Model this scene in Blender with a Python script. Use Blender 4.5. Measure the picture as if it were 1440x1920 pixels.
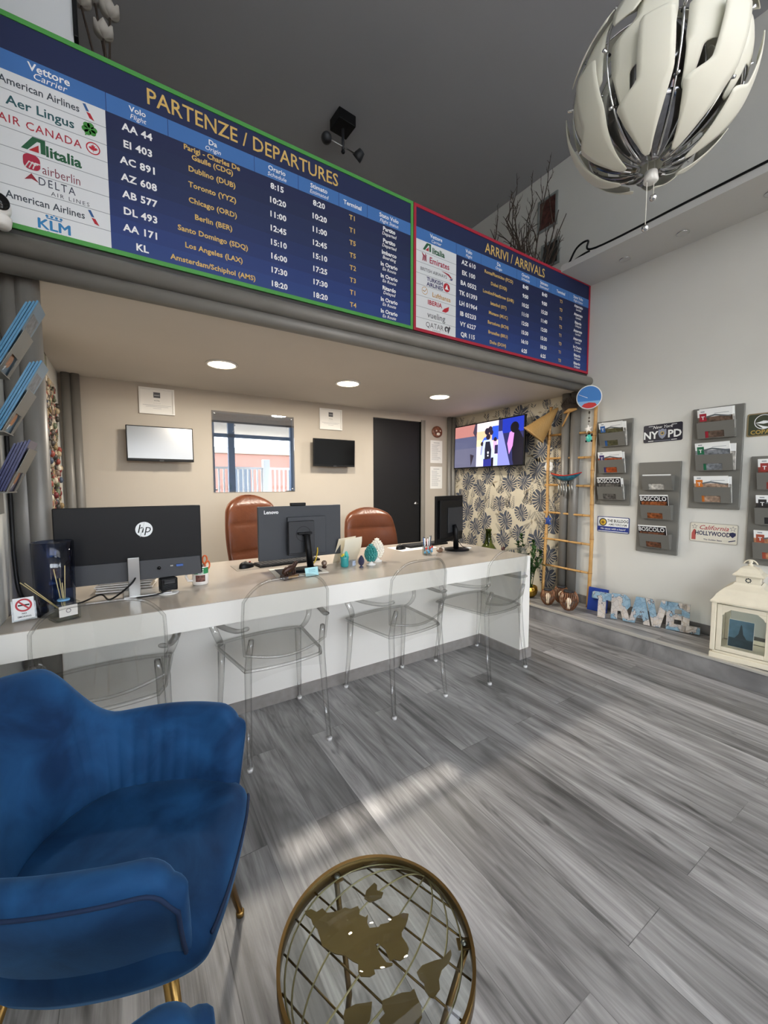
import bpy, bmesh, math, random
from mathutils import Vector as V, Matrix, Euler
for o in list(bpy.data.objects): bpy.data.objects.remove(o)
S = bpy.context.scene
SKY, SYP = 0.9, -1.66
COL = S.collection
random.seed(7)
PI = math.pi
R = math.radians

# ------------------------------------------------------------------ camera
cam_d = bpy.data.cameras.new('camera'); cam = bpy.data.objects.new('camera', cam_d); COL.objects.link(cam)
cam_d.sensor_fit = 'VERTICAL'; cam_d.sensor_height = 36.0; cam_d.lens = 753.96 / 1920 * 36.0
cam_d.clip_start = 0.02; cam_d.clip_end = 200
yaw, pit, rol = 0.569417, 0.069574, -0.0024024
fw = V((math.sin(yaw)*math.cos(pit), math.cos(yaw)*math.cos(pit), -math.sin(pit)))
rt = V((math.cos(yaw), -math.sin(yaw), 0)); up = rt.cross(fw)
rt2 = math.cos(rol)*rt + math.sin(rol)*up; up2 = -math.sin(rol)*rt + math.cos(rol)*up
m = Matrix((rt2, up2, -fw)).transposed().to_4x4(); m.translation = V((0, 0, 1.30)); cam.matrix_world = m
S.camera = cam

# ------------------------------------------------------------------ world, sun, daylight, exposure
S.view_settings.view_transform = 'Standard'; S.view_settings.look = 'None'
S.view_settings.exposure = 1.12; S.view_settings.gamma = 1.0; S.view_settings.use_curve_mapping = False
S.cycles.use_denoising = True
S.cycles.max_bounces = 14; S.cycles.transparent_max_bounces = 24; S.cycles.transmission_bounces = 14; S.cycles.glossy_bounces = 6
S.cycles.caustics_refractive = False; S.cycles.caustics_reflective = False; S.cycles.sample_clamp_indirect = 6
W = bpy.data.worlds.new('sky'); S.world = W; W.use_nodes = True
nt = W.node_tree; bg = nt.nodes['Background']
sky = nt.nodes.new('ShaderNodeTexSky'); sky.sky_type = 'NISHITA'; sky.sun_disc = False; sky.sun_elevation = R(48); sky.sun_rotation = R(200)
hs = nt.nodes.new('ShaderNodeHueSaturation'); hs.inputs['Saturation'].default_value = .4; nt.links.new(sky.outputs[0], hs.inputs['Color']); nt.links.new(hs.outputs[0], bg.inputs['Color']); bg.inputs['Strength'].default_value = SKY
def lamp(name, typ, loc, energy, color=(1, 1, 1), rot=(0, 0, 0), **k):
    d = bpy.data.lights.new(name, typ); d.energy = energy; d.color = color
    for a, b in k.items(): setattr(d, a, b)
    o = bpy.data.objects.new(name, d); o.location = loc; o.rotation_euler = rot; COL.objects.link(o); return o
# late morning sun outside the shopfront; a slit invented above the sun screen shapes its streak
sun = lamp('sun', 'SUN', (0, -8, 8), 4.5, (1.0, 0.93, 0.82), (R(45.2), 0, R(4)), angle=R(1.2))
# the glazed shopfront behind the camera is the portal that daylight comes in by
pt = lamp('shopfront_portal', 'AREA', (1.25, SYP, 1.5), 1.0, (1, 1, 1), (R(90), 0, 0), shape='RECTANGLE', size=5.0, size_y=3.1); pt.data.cycles.is_portal = True

# ------------------------------------------------------------------ helpers
def lin(h):
    h = h.lstrip('#'); c = [int(h[i:i+2], 16)/255 for i in (0, 2, 4)]
    return tuple(x/12.92 if x <= .04045 else ((x+.055)/1.055)**2.4 for x in c) + (1,)
MATS = {}
def mat(name, hexc='#888888', rough=.5, metal=0., trans=0., ior=1.45, emit=None, es=1., spec=.5, coat=0., sheen=0., alpha=1., var=0., vscale=8., bump=0., bscale=60.):
    if name in MATS: return MATS[name]
    M = bpy.data.materials.new(name); M.use_nodes = True; t = M.node_tree; b = t.nodes['Principled BSDF']
    I = b.inputs; I['Base Color'].default_value = lin(hexc); I['Roughness'].default_value = rough; I['Metallic'].default_value = metal
    I['Transmission Weight'].default_value = trans; I['IOR'].default_value = ior; I['Specular IOR Level'].default_value = spec
    I['Coat Weight'].default_value = coat; I['Sheen Weight'].default_value = sheen; I['Alpha'].default_value = alpha
    if emit: I['Emission Color'].default_value = lin(emit); I['Emission Strength'].default_value = es
    if var or bump:
        tc = t.nodes.new('ShaderNodeTexCoord'); n = t.nodes.new('ShaderNodeTexNoise'); n.inputs['Scale'].default_value = vscale; n.inputs['Detail'].default_value = 5
        t.links.new(tc.outputs['Object'], n.inputs['Vector'])
        if var:
            mx = t.nodes.new('ShaderNodeMix'); mx.data_type = 'RGBA'; mx.blend_type = 'MULTIPLY'; mx.inputs[0].default_value = 1
            mr = t.nodes.new('ShaderNodeMapRange'); mr.inputs[1].default_value = .3; mr.inputs[2].default_value = .7; mr.inputs[3].default_value = 1-var; mr.inputs[4].default_value = 1+var*.3
            t.links.new(n.outputs[0], mr.inputs[0]); t.links.new(mr.outputs[0], mx.inputs[7]); mx.inputs[6].default_value = lin(hexc)
            t.links.new(mx.outputs[2], I['Base Color'])
        if bump:
            n2 = t.nodes.new('ShaderNodeTexNoise'); n2.inputs['Scale'].default_value = bscale; t.links.new(tc.outputs['Object'], n2.inputs['Vector'])
            bp = t.nodes.new('ShaderNodeBump'); bp.inputs['Strength'].default_value = bump; bp.inputs['Distance'].default_value = .01
            t.links.new(n2.outputs[0], bp.inputs['Height']); t.links.new(bp.outputs[0], I['Normal'])
    MATS[name] = M; return M
def ink(hexc, rough=.6): return mat('print_' + hexc.lstrip('#'), hexc, rough)

_fc = bpy.data.curves.new('lettering_source', 'FONT'); _fo = bpy.data.objects.new('lettering_source', _fc)
def text_mesh(s, size, bold=0., shear=0., space=1., xs=1., align='CENTER'):
    """flat triangles of a line of lettering, centred on its own middle height"""
    COL.objects.link(_fo)
    _fc.body = s; _fc.size = 1.; _fc.offset = bold; _fc.shear = shear; _fc.space_character = space; _fc.align_x = align; _fc.resolution_u = 2
    _fc.fill_mode = 'FRONT'
    dg = bpy.context.evaluated_depsgraph_get(); dg.update(); e = _fo.evaluated_get(dg); me = e.to_mesh()
    vs = [V((v.co.x*size*xs, (v.co.y-.35)*size, 0)) for v in me.vertices]; fs = [tuple(p.vertices) for p in me.polygons]
    e.to_mesh_clear(); COL.objects.unlink(_fo)
    return vs, fs

def frame(o, u, v):
    u = V(u).normalized(); v = V(v).normalized(); n = u.cross(v)
    M = Matrix((u, v, n)).transposed().to_4x4(); M.translation = V(o); return M
def FRONT(x, y, z): return frame((x, y, z), (1, 0, 0), (0, 0, 1))      # faces -Y
def EAST(x, y, z): return frame((x, y, z), (0, -1, 0), (0, 0, 1))      # on the east wall, faces -X
def WEST(x, y, z): return frame((x, y, z), (0, 1, 0), (0, 0, 1))       # on the west wall, faces +X
def TR(x, y, z, rz=0, rx=0, ry=0): return Matrix.Translation((x, y, z)) @ Euler((rx, ry, rz)).to_matrix().to_4x4()

class MB:
    def __init__(s, M=None): s.v = []; s.f = []; s.m = []; s.sm = []; s.ms = []; s.M = M or Matrix()
    def mi(s, m):
        if m not in s.ms: s.ms.append(m)
        return s.ms.index(m)
    def add(s, vs, fs, m, smooth=False, M=None):
        k = len(s.v); T = s.M @ M if M is not None else s.M; i = s.mi(m)
        s.v += [T @ V(p) for p in vs]; s.f += [tuple(j+k for j in f) for f in fs]; s.m += [i]*len(fs); s.sm += [smooth]*len(fs); return s
    def bm(s, b, m, smooth=False, M=None):
        b.verts.index_update(); s.add([v.co.copy() for v in b.verts], [[v.index for v in f.verts] for f in b.faces], m, smooth, M); b.free(); return s
    def box(s, c, d, m, bev=0., M=None, seg=2):
        b = bmesh.new(); bmesh.ops.create_cube(b, size=1.)
        for v in b.verts: v.co = V((v.co.x*d[0]+c[0], v.co.y*d[1]+c[1], v.co.z*d[2]+c[2]))
        if bev: bmesh.ops.bevel(b, geom=list(b.edges), offset=bev, segments=seg, profile=.5, affect='EDGES')
        return s.bm(b, m, False, M)
    def bx(s, x0, x1, y0, y1, z0, z1, m, bev=0.): return s.box(((x0+x1)/2, (y0+y1)/2, (z0+z1)/2), (x1-x0, y1-y0, z1-z0), m, bev)
    def quad(s, x0, y0, x1, y1, m, z=0., M=None): return s.add([(x0, y0, z), (x1, y0, z), (x1, y1, z), (x0, y1, z)], [(0, 1, 2, 3)], m, False, M)
    def poly(s, pts, m, z=0., M=None): return s.add([(p[0], p[1], z) for p in pts], [tuple(range(len(pts)))], m, False, M)
    def prism(s, pts, z0, z1, m, M=None, smooth=False):
        n = len(pts); b = bmesh.new()
        lo = [b.verts.new((p[0], p[1], z0)) for p in pts]; hi = [b.verts.new((p[0], p[1], z1)) for p in pts]
        b.faces.new(lo[::-1]); b.faces.new(hi)
        for i in range(n): b.faces.new((lo[i], lo[(i+1) % n], hi[(i+1) % n], hi[i]))
        bmesh.ops.recalc_face_normals(b, faces=b.faces); return s.bm(b, m, smooth, M)
    def disc(s, r, m, z=0., M=None, n=32, ry=None, c=(0, 0)):
        ry = ry or r; return s.poly([(c[0]+r*math.cos(2*PI*i/n), c[1]+ry*math.sin(2*PI*i/n)) for i in range(n)], m, z, M)
    def ring(s, r0, r1, m, z=0., M=None, n=40, a0=0., a1=2*PI, c=(0, 0)):
        vs = []; fs = []
        for i in range(n+1):
            a = a0+(a1-a0)*i/n; vs += [(c[0]+r0*math.cos(a), c[1]+r0*math.sin(a), z), (c[0]+r1*math.cos(a), c[1]+r1*math.sin(a), z)]
        for i in range(n): fs.append((2*i, 2*i+1, 2*i+3, 2*i+2))
        return s.add(vs, fs, m, False, M)
    def tube(s, pts, r, m, n=10, caps=True, closed=False, M=None, flat=None):
        pts = [V(p) for p in pts]; L = len(pts); rr = list(r) if hasattr(r, '__len__') else [r]*L
        vs = []; fs = []; ref = None
        for i, p in enumerate(pts):
            a = pts[(i-1) % L] if (closed or i) else p; c = pts[(i+1) % L] if (closed or i < L-1) else p
            t = (c-a); t = t.normalized() if t.length > 1e-9 else V((0, 0, 1))
            if ref is None: ref = V((0, 0, 1)) if abs(t.z) < .9 else V((1, 0, 0))
            u = (ref - t*ref.dot(t)); u = u.normalized() if u.length > 1e-6 else t.orthogonal().normalized()
            ref = u; w = t.cross(u)
            fx, fy = flat or (1, 1)
            for k in range(n):
                th = 2*PI*k/n; vs.append(p + (u*math.cos(th)*fx + w*math.sin(th)*fy)*rr[i])
        for i in range(L if closed else L-1):
            j = (i+1) % L
            for k in range(n): fs.append((i*n+k, i*n+(k+1) % n, j*n+(k+1) % n, j*n+k))
        if caps and not closed: fs.append(tuple(range(n))[::-1]); fs.append(tuple(range((L-1)*n, L*n)))
        return s.add(vs, fs, m, True, M)
    def lathe(s, prof, m, n=24, M=None, smooth=True, sx=1., sy=1., caps=True):
        vs = []; fs = []; L = len(prof)
        for r, z in prof:
            for k in range(n): vs.append((r*math.cos(2*PI*k/n)*sx, r*math.sin(2*PI*k/n)*sy, z))
        for i in range(L-1):
            for k in range(n): fs.append((i*n+k, i*n+(k+1) % n, (i+1)*n+(k+1) % n, (i+1)*n+k))
        if caps and prof[0][0] > 1e-6: fs.append(tuple(range(n))[::-1])
        if caps and prof[-1][0] > 1e-6: fs.append(tuple(range((L-1)*n, L*n)))
        return s.add(vs, fs, m, smooth, M)
    def ball(s, c, r, m, nu=16, nv=10, M=None):
        r = r if hasattr(r, '__len__') else (r, r, r); vs = []; fs = []
        for j in range(nv+1):
            ph = PI*j/nv
            for i in range(nu): vs.append((c[0]+r[0]*math.sin(ph)*math.cos(2*PI*i/nu), c[1]+r[1]*math.sin(ph)*math.sin(2*PI*i/nu), c[2]-r[2]*math.cos(ph)))
        for j in range(nv):
            for i in range(nu): fs.append((j*nu+i, j*nu+(i+1) % nu, (j+1)*nu+(i+1) % nu, (j+1)*nu+i))
        return s.add(vs, fs, m, True, M)
    def grid(s, fn, nu, nv, m, cu=False, cv=False, M=None, smooth=True):
        vs = [fn(i/(nu if cu else nu-1), j/(nv if cv else nv-1)) for i in range(nu) for j in range(nv)]; fs = []
        for i in range(nu if cu else nu-1):
            for j in range(nv if cv else nv-1):
                a, b = (i+1) % nu, (j+1) % nv; fs.append((i*nv+j, a*nv+j, a*nv+b, i*nv+b))
        return s.add(vs, fs, m, smooth, M)
    def text(s, t, x, y, size, m, z=.0012, bold=0., shear=0., space=1., xs=1., align='CENTER', M=None, rot=0.):
        vs, fs = text_mesh(t, size, bold, shear, space, xs, align)
        T = Matrix.Translation((x, y, z)) @ Matrix.Rotation(rot, 4, 'Z')
        return s.add(vs, fs, m, False, (M @ T) if M is not None else T)
    def build(s, name, parent=None, world=False, weld=False):
        me = bpy.data.meshes.new(name); T = parent.matrix_basis.inverted() if (parent and world) else None
        me.from_pydata([tuple(T @ p) if T else tuple(p) for p in s.v], [], s.f)
        for mm in s.ms: me.materials.append(mm)
        me.polygons.foreach_set('material_index', s.m); me.polygons.foreach_set('use_smooth', s.sm)
        if weld:
            b = bmesh.new(); b.from_mesh(me); bmesh.ops.remove_doubles(b, verts=b.verts, dist=1e-5); bmesh.ops.recalc_face_normals(b, faces=b.faces); b.to_mesh(me); b.free()
        me.update(); o = bpy.data.objects.new(name, me); COL.objects.link(o)
        if parent: o.parent = parent
        return o
def tag(o, label=None, cat=None, group=None, kind=None):
    for k, x in (('label', label), ('category', cat), ('group', group), ('kind', kind)):
        if x: o[k] = x
    return o
def thing(name, label, cat, loc=(0, 0, 0), rz=0., group=None):
    o = bpy.data.objects.new(name, None); COL.objects.link(o); o.empty_display_size = .05
    o.matrix_basis = TR(*loc, rz); return tag(o, label, cat, group)
def struct(o): o['kind'] = 'structure'; return o
def dup(root, loc, rz, label, group=None):
    def cp(o, par):
        c = o.copy(); COL.objects.link(c)
        if par: c.parent = par
        for ch in kids.get(o.name, []): cp(ch, c)
        return c
    kids = {}
    for o in list(COL.objects):
        if o.parent: kids.setdefault(o.parent.name, []).append(o)
    r = cp(root, None); r.matrix_basis = TR(*loc, rz); r['label'] = label
    if group: r['group'] = group
    return r
def arc(c, r, a0, a1, n, f=lambda x, y: (x, y, 0)): return [f(c[0]+r*math.cos(a0+(a1-a0)*i/n), c[1]+r*math.sin(a0+(a1-a0)*i/n)) for i in range(n+1)]
def rrect(w, h, r, n=5, c=(0, 0)):
    out = []
    for cx, cy, a in ((w/2-r, h/2-r, 0), (-w/2+r, h/2-r, PI/2), (-w/2+r, -h/2+r, PI), (w/2-r, -h/2+r, 1.5*PI)):
        out += [(c[0]+cx+r*math.cos(a+PI/2*i/n), c[1]+cy+r*math.sin(a+PI/2*i/n)) for i in range(n+1)]
    return out
def smooth_path(pts, k=6, closed=False):
    P = [V(p) for p in pts]; L = len(P); out = []
    for i in range(L if closed else L-1):
        g = lambda j: P[j % L] if closed else P[max(0, min(L-1, j))]
        a, b, c, d = g(i-1), g(i), g(i+1), g(i+2)
        for q in range(k):
            t = q/k; out.append(.5*((2*b)+(c-a)*t+(2*a-5*b+4*c-d)*t*t+(3*b-a-3*c+d)*t**3))
    if not closed: out.append(P[-1])
    return out
# ------------------------------------------------------------------ materials of the room
WX, EX, NY, SY = -0.42, 3.73, 4.10, -1.60       # west wall, east wall, back wall, shopfront
CEIL, LOFT, DESK, STEP = 4.45, 2.175, 0.77, 0.135
m_wall = mat('white_paint', '#d6d5cf', .7, var=.05, vscale=1.5)
m_taupe = mat('taupe_paint', '#b9b0a3', .65, var=.06, vscale=1.2)
m_alc = mat('alcove_ceiling_paint', '#cfc8bf', .7, var=.04, vscale=1.5)
m_ceil = mat('dark_grey_ceiling_paint', '#a6a6a9', .75, var=.06, vscale=.6)
m_pipe = mat('grey_painted_pipe', '#7d7a75', .4, .15, var=.1, vscale=5)
m_black = mat('black_plastic', '#0b0c0e', .45, spec=.3); m_gloss = mat('glossy_black', '#060607', .06)
m_dark = mat('dark_grey_plastic', '#2b2d31', .5); m_white = mat('white_plastic', '#e9e8e4', .35)
m_chrome = mat('chrome', '#d8d8d8', .08, 1.); m_steel = mat('brushed_steel', '#a9aaa8', .3, 1.)
m_brass = mat('brushed_brass', '#a8864e', .28, 1., var=.12, vscale=30)
m_lacq = mat('white_lacquer', '#e6e4dd', .3)
m_top = mat('grey_beige_laminate', '#b5aca1', .22, var=.05, vscale=3)
m_paper = mat('paper', '#ebe9e4', .7)

def wood_floor(name, along='Y', width=.19, length=1.38):
    M = bpy.data.materials.new(name); M.use_nodes = True; t = M.node_tree; b = t.nodes['Principled BSDF']; N = t.nodes.new; L = t.links.new
    tc = N('ShaderNodeTexCoord'); mp = N('ShaderNodeMapping'); L(tc.outputs['Object'], mp.inputs[0])
    if along == 'Y': mp.inputs['Rotation'].default_value = (0, 0, R(90))
    br = N('ShaderNodeTexBrick'); br.offset = .37; br.offset_frequency = 2; br.inputs['Scale'].default_value = 1; br.inputs['Mortar Size'].default_value = .0012
    br.inputs['Brick Width'].default_value = length; br.inputs['Row Height'].default_value = width; br.inputs['Mortar Smooth'].default_value = .3
    br.inputs['Color1'].default_value = (0, 0, 0, 1); br.inputs['Color2'].default_value = (1, 1, 1, 1); br.inputs['Mortar'].default_value = (.5, .5, .5, 1); br.inputs['Bias'].default_value = 0
    L(mp.outputs[0], br.inputs['Vector'])
    # every plank shifts the grain pattern
    cmb = N('ShaderNodeVectorMath'); cmb.operation = 'MULTIPLY_ADD'; L(br.outputs['Color'], cmb.inputs[0]); cmb.inputs[1].default_value = (7.3, 3.1, 5.7); L(mp.outputs[0], cmb.inputs[2])
    s1 = N('ShaderNodeMapping'); s1.inputs['Scale'].default_value = (.8, 9, 1); L(cmb.outputs[0], s1.inputs[0])
    n1 = N('ShaderNodeTexNoise'); n1.inputs['Scale'].default_value = 1.7; n1.inputs['Detail'].default_value = 6; n1.inputs['Roughness'].default_value = .62; n1.inputs['Distortion'].default_value = .9; L(s1.outputs[0], n1.inputs['Vector'])
    s2 = N('ShaderNodeMapping'); s2.inputs['Scale'].default_value = (2.2, 130, 1); L(cmb.outputs[0], s2.inputs[0])
    n2 = N('ShaderNodeTexNoise'); n2.inputs['Scale'].default_value = 1.4; n2.inputs['Detail'].default_value = 3; L(s2.outputs[0], n2.inputs['Vector'])
    s3 = N('ShaderNodeMapping'); s3.inputs['Scale'].default_value = (.7, 5.2, 1); L(cmb.outputs[0], s3.inputs[0])
    nh = N('ShaderNodeTexNoise'); nh.inputs['Scale'].default_value = 1.0; nh.inputs['Detail'].default_value = 1.2; nh.inputs['Roughness'].default_value = .35; L(s3.outputs[0], nh.inputs['Vector'])
    hm = N('ShaderNodeMath'); hm.operation = 'MULTIPLY'; hm.inputs[1].default_value = 150; L(nh.outputs[0], hm.inputs[0])
    wv = N('ShaderNodeMath'); wv.operation = 'SINE'; L(hm.outputs[0], wv.inputs[0])            # contour lines of a stretched field: cathedral grain
    s4 = N('ShaderNodeMapping'); s4.inputs['Scale'].default_value = (1.0, 4.5, 1); L(cmb.outputs[0], s4.inputs[0])
    n4 = N('ShaderNodeTexNoise'); n4.inputs['Scale'].default_value = 1.1; n4.inputs['Detail'].default_value = 2; L(s4.outputs[0], n4.inputs['Vector'])
    s5 = N('ShaderNodeMapping'); s5.inputs['Scale'].default_value = (2.6, 9, 1); L(cmb.outputs[0], s5.inputs[0])
    n5 = N('ShaderNodeTexNoise'); n5.inputs['Scale'].default_value = 1.3; n5.inputs['Detail'].default_value = 2; n5.inputs['Distortion'].default_value = .8; L(s5.outputs[0], n5.inputs['Vector'])
    cr = N('ShaderNodeValToRGB'); e = cr.color_ramp.elements; e[0].position = .30; e[0].color = lin('#605f5e'); e[1].position = .72; e[1].color = lin('#b7b6b5')
    x = e.new(.40); x.color = lin('#838180'); x = e.new(.50); x.color = lin('#999796'); x = e.new(.58); x.color = lin('#a5a3a2')
    L(n1.outputs[0], cr.inputs[0])
    def mul(a, fac, lo, hi, f0=.3, f1=.7):
        mr = N('ShaderNodeMapRange'); mr.inputs[1].default_value = f0; mr.inputs[2].default_value = f1; mr.inputs[3].default_value = lo; mr.inputs[4].default_value = hi; L(fac, mr.inputs[0])
        mx = N('ShaderNodeMix'); mx.data_type = 'RGBA'; mx.blend_type = 'MULTIPLY'; mx.inputs[0].default_value = 1; L(a, mx.inputs[6]); L(mr.outputs[0], mx.inputs[7]); return mx.outputs[2]
    c = mul(cr.outputs[0], n2.outputs[0], .86, 1.07); c = mul(c, wv.outputs[0], .87, 1.04, -1, 1); c = mul(c, n4.outputs[0], .66, 1.16, .36, .62); c = mul(c, n5.outputs[0], 1.0, .45, .63, .74); c = mul(c, br.outputs['Color'], .80, 1.1, 0, 1); c = mul(c, br.outputs['Fac'], 1, .55, 0, 1)
    L(c, b.inputs['Base Color']); b.inputs['Roughness'].default_value = .36
    mr = N('ShaderNodeMapRange'); mr.inputs[3].default_value = .28; mr.inputs[4].default_value = .46; L(n2.outputs[0], mr.inputs[0]); L(mr.outputs[0], b.inputs['Roughness'])
    bp = N('ShaderNodeBump'); bp.inputs['Strength'].default_value = .12; bp.inputs['Distance'].default_value = .003; L(n2.outputs[0], bp.inputs['Height']); L(bp.outputs[0], b.inputs['Normal'])
    return M
m_floor = wood_floor('grey_oak_laminate')
m_skirt = mat('grey_oak_skirting', '#8d8985', .45, var=.15, vscale=25)

# ------------------------------------------------------------------ the room
b = MB(); b.bx(-1.3, EX+.1, SY-.1, NY+.1, -.1, 0, m_floor); struct(b.build('floor'))
b = MB(); b.bx(-1.3, EX+.1, SY-.1, NY+.1, CEIL, CEIL+.1, m_ceil); struct(b.build('ceiling'))
# back wall with the glazed niche and the doorway
NX0, NX1, NZ0, NZ1 = .713, 1.492, 1.236, 1.985; DX0, DX1, DZ = 2.476, 3.185, 2.085
b = MB()
b.bx(WX-.1, NX0, NY, NY+.2, 0, CEIL, m_taupe); b.bx(NX0, NX1, NY, NY+.2, 0, NZ0, m_taupe); b.bx(NX0, NX1, NY, NY+.2, NZ1, CEIL, m_taupe)
b.bx(NX1, DX0, NY, NY+.2, 0, CEIL, m_taupe); b.bx(DX0, DX1, NY, NY+.2, DZ, CEIL, m_taupe); b.bx(DX1, EX+.1, NY, NY+.2, 0, CEIL, m_taupe)
struct(b.build('wall_back'))
b = MB(); b.bx(WX-.1, WX, 1.45, NY, 0, CEIL, m_wall); b.bx(-1.3, WX-.1, 1.45, 1.55, 0, CEIL, m_wall); b.bx(-1.3, -1.2, SY, 1.45, 0, CEIL, m_wall); struct(b.build('wall_left'))
b = MB(); b.bx(EX, EX+.1, SY, NY, 0, CEIL, m_wall); struct(b.build('wall_right'))
# the upper white wall at the top of the board, and the loft slab over the alcove
b = MB(); b.bx(WX, -.115, 2.33, 2.45, LOFT+.15, CEIL, mat('upper_wall_paint', '#ccd0d3', .7)); struct(b.build('wall_upper'))
b = MB(); b.bx(-.115, -.098, 2.315, 2.36, 3.25, CEIL, m_black, .004); struct(b.build('trim_1'))
b = MB(); b.bx(WX, EX, 2.26, NY, LOFT, LOFT+.16, m_alc); struct(b.build('ceiling_alcove'))
b = MB(); b.bx(WX, EX, 2.225, 2.262, LOFT-.008, LOFT+.10, m_white); struct(b.build('trim_2'))
# boxed soffit along the right wall
m_sof = mat('soffit_paint', '#c9c8c4', .7)
b = MB(); b.bx(3.27, EX, SY, 2.235, 3.14, 3.19, m_sof); struct(b.build('ceiling_soffit'))
# raised step along the right wall
b = MB(); b.bx(3.262, EX, SY, NY, 0, STEP-.002, m_floor); struct(b.build('floor_step'))
b = MB(); b.bx(3.252, 3.288, SY, NY, STEP-.012, STEP+.002, mat('nosing', '#bab6ad', .35, .2)); struct(b.build('trim_3'))
b = MB(); b.bx(EX-.014, EX, SY, 2.27, STEP, STEP+.075, mat('dark_skirting', '#6f6c69', .45, var=.12, vscale=20)); struct(b.build('baseboard_right'))
b = MB(); b.bx(WX, DX0, NY-.012, NY, 0, .07, m_skirt); b.bx(DX1, 3.26, NY-.012, NY, 0, .07, m_skirt); struct(b.build('baseboard_back'))
# horizontal pipes carrying the boards
b = MB(); b.tube([(WX, 2.215, 2.258), (EX-.02, 2.215, 2.258), (EX-.004, 2.215, 2.258)], [.042, .042, .036], m_pipe, 24); struct(b.build('trim_4'))
b = MB(); b.tube([(WX, 2.238, 2.19), (EX-.06, 2.238, 2.19)], .038, m_pipe, 24); struct(b.build('trim_5'))
b = MB(); b.bx(WX, EX, 2.245, 2.30, 2.215, 2.335, mat('shadow_gap_board', '#3a3838', .6)); struct(b.build('trim_6'))
k = 7
for x, y, r, z0 in ((-.405+.03, 2.335, .043, 0), (-.322, 2.315, .043, 0), (-.366, 4.052, .032, 0), (-.31, 4.056, .032, 0), (3.683, 2.315, .045, STEP), (3.683, 2.41, .045, STEP), (3.69, 4.05, .03, STEP), (3.63, 4.06, .028, STEP)):
    b = MB(); b.tube([(x, y, z0), (x, y, LOFT)], r, m_pipe, 24); struct(b.build('trim_%d' % k)); k += 1
# niche: recess, pane with corner screws
m_nich = mat('niche_grey', '#8897ae', .6)
b = MB(); d = .16
b.bx(NX0, NX1, NY+d, NY+d+.02, NZ0, NZ1, m_nich); b.bx(NX0, NX0+.012, NY, NY+d, NZ0, NZ1, m_nich); b.bx(NX1-.012, NX1, NY, NY+d, NZ0, NZ1, m_nich)
b.bx(NX0+.012, NX1-.012, NY, NY+d, NZ0, NZ0+.012, m_nich); b.bx(NX0+.012, NX1-.012, NY, NY+d, NZ1-.012, NZ1, m_nich)
w = struct(b.build('window_1'))
G = bpy.data.materials.new('half_mirror_glass'); G.use_nodes = True; t = G.node_tree; t.nodes.remove(t.nodes['Principled BSDF'])
gl = t.nodes.new('ShaderNodeBsdfGlossy'); gl.inputs['Roughness'].default_value = 0.0; gl.inputs['Color'].default_value = (.93, .96, 1, 1); tr = t.nodes.new('ShaderNodeBsdfTransparent'); mx = t.nodes.new('ShaderNodeMixShader'); mx.inputs[0].default_value = .42
t.links.new(tr.outputs[0], mx.inputs[1]); t.links.new(gl.outputs[0], mx.inputs[2]); t.links.new(mx.outputs[0], t.nodes['Material Output'].inputs[0])
b = MB(); b.bx(NX0-.012, NX1+.012, NY-.007, NY-.001, NZ0-.012, NZ1+.012, G); b.build('window_pane', w)
b = MB()
for x in (NX0+.015, NX1-.015):
    for z in (NZ0+.015, NZ1-.015): b.lathe([(.009, 0), (.009, .004), (.006, .006), (0, .006)], m_steel, 12, FRONT(x, NY-.007, z))
b.build('pane_screw', w)
# door
m_door = mat('black_door', '#0d0c0e', .55, var=.2, vscale=2)
b = MB(); b.bx(DX0+.004, DX1-.004, NY+.02, NY+.06, .005, DZ-.004, m_door); dr = struct(b.build('door_1'))
b = MB(); b.tube([(3.125, NY+.02, 1.05), (3.125, NY-.02, 1.05), (3.06, NY-.025, 1.05)], .008, m_steel); b.lathe([(.022, 0), (.022, .006), (0, .006)], m_steel, 16, FRONT(3.125, NY+.02, 1.05)); b.build('door_handle', dr)
b = MB(); b.bx(DX1, DX1+.045, NY-.012, NY+.06, 0, DZ+.02, mat('door_casing', '#8b867e', .5)); b.bx(DX1+.045, DX1+.06, NY-.02, NY, 0, DZ+.02, mat('door_casing', '#8b867e', .5)); struct(b.build('trim_%d' % k)); k += 1

# wallpaper of monstera leaves and fronds on the alcove's right wall
m_wp = mat('wallpaper_ground', '#cbc2ad', .65, var=.12, vscale=6); m_leaf = mat('wallpaper_leaf', '#4b515e', .6, var=.12, vscale=30); m_frond = mat('wallpaper_frond', '#66645f', .6); m_vein = mat('wallpaper_vein', '#c9bea6', .65); m_tan = mat('wallpaper_tan', '#a3967f', .65)
b = MB(); y0, y1 = 2.46, NY
b.M = EAST(EX-.002, y1, STEP); WW, WH = y1-y0, LOFT-STEP
b.quad(0, 0, WW, WH, m_wp)
rng = random.Random(21)
def clipin(x, y, r): return r*.5 < x < WW-r*.5 and r*.55 < y < WH-r*.6
for _ in range(110):                                     # soft tan fronds underneath
    x, y, a, l = rng.uniform(.05, WW-.05), rng.uniform(.05, WH-.05), rng.uniform(0, 2*PI), rng.uniform(.06, .12)
    x1, y1_ = x+math.cos(a)*l, y+math.sin(a)*l
    if not (0.01 < x1 < WW-.01 and .01 < y1_ < WH-.01): continue
    nx, ny = -math.sin(a)*.012, math.cos(a)*.012
    b.poly([(x, y), ((x+x1)/2+nx, (y+y1_)/2+ny), (x1, y1_), ((x+x1)/2-nx, (y+y1_)/2-ny)], m_tan, .0003)
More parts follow.
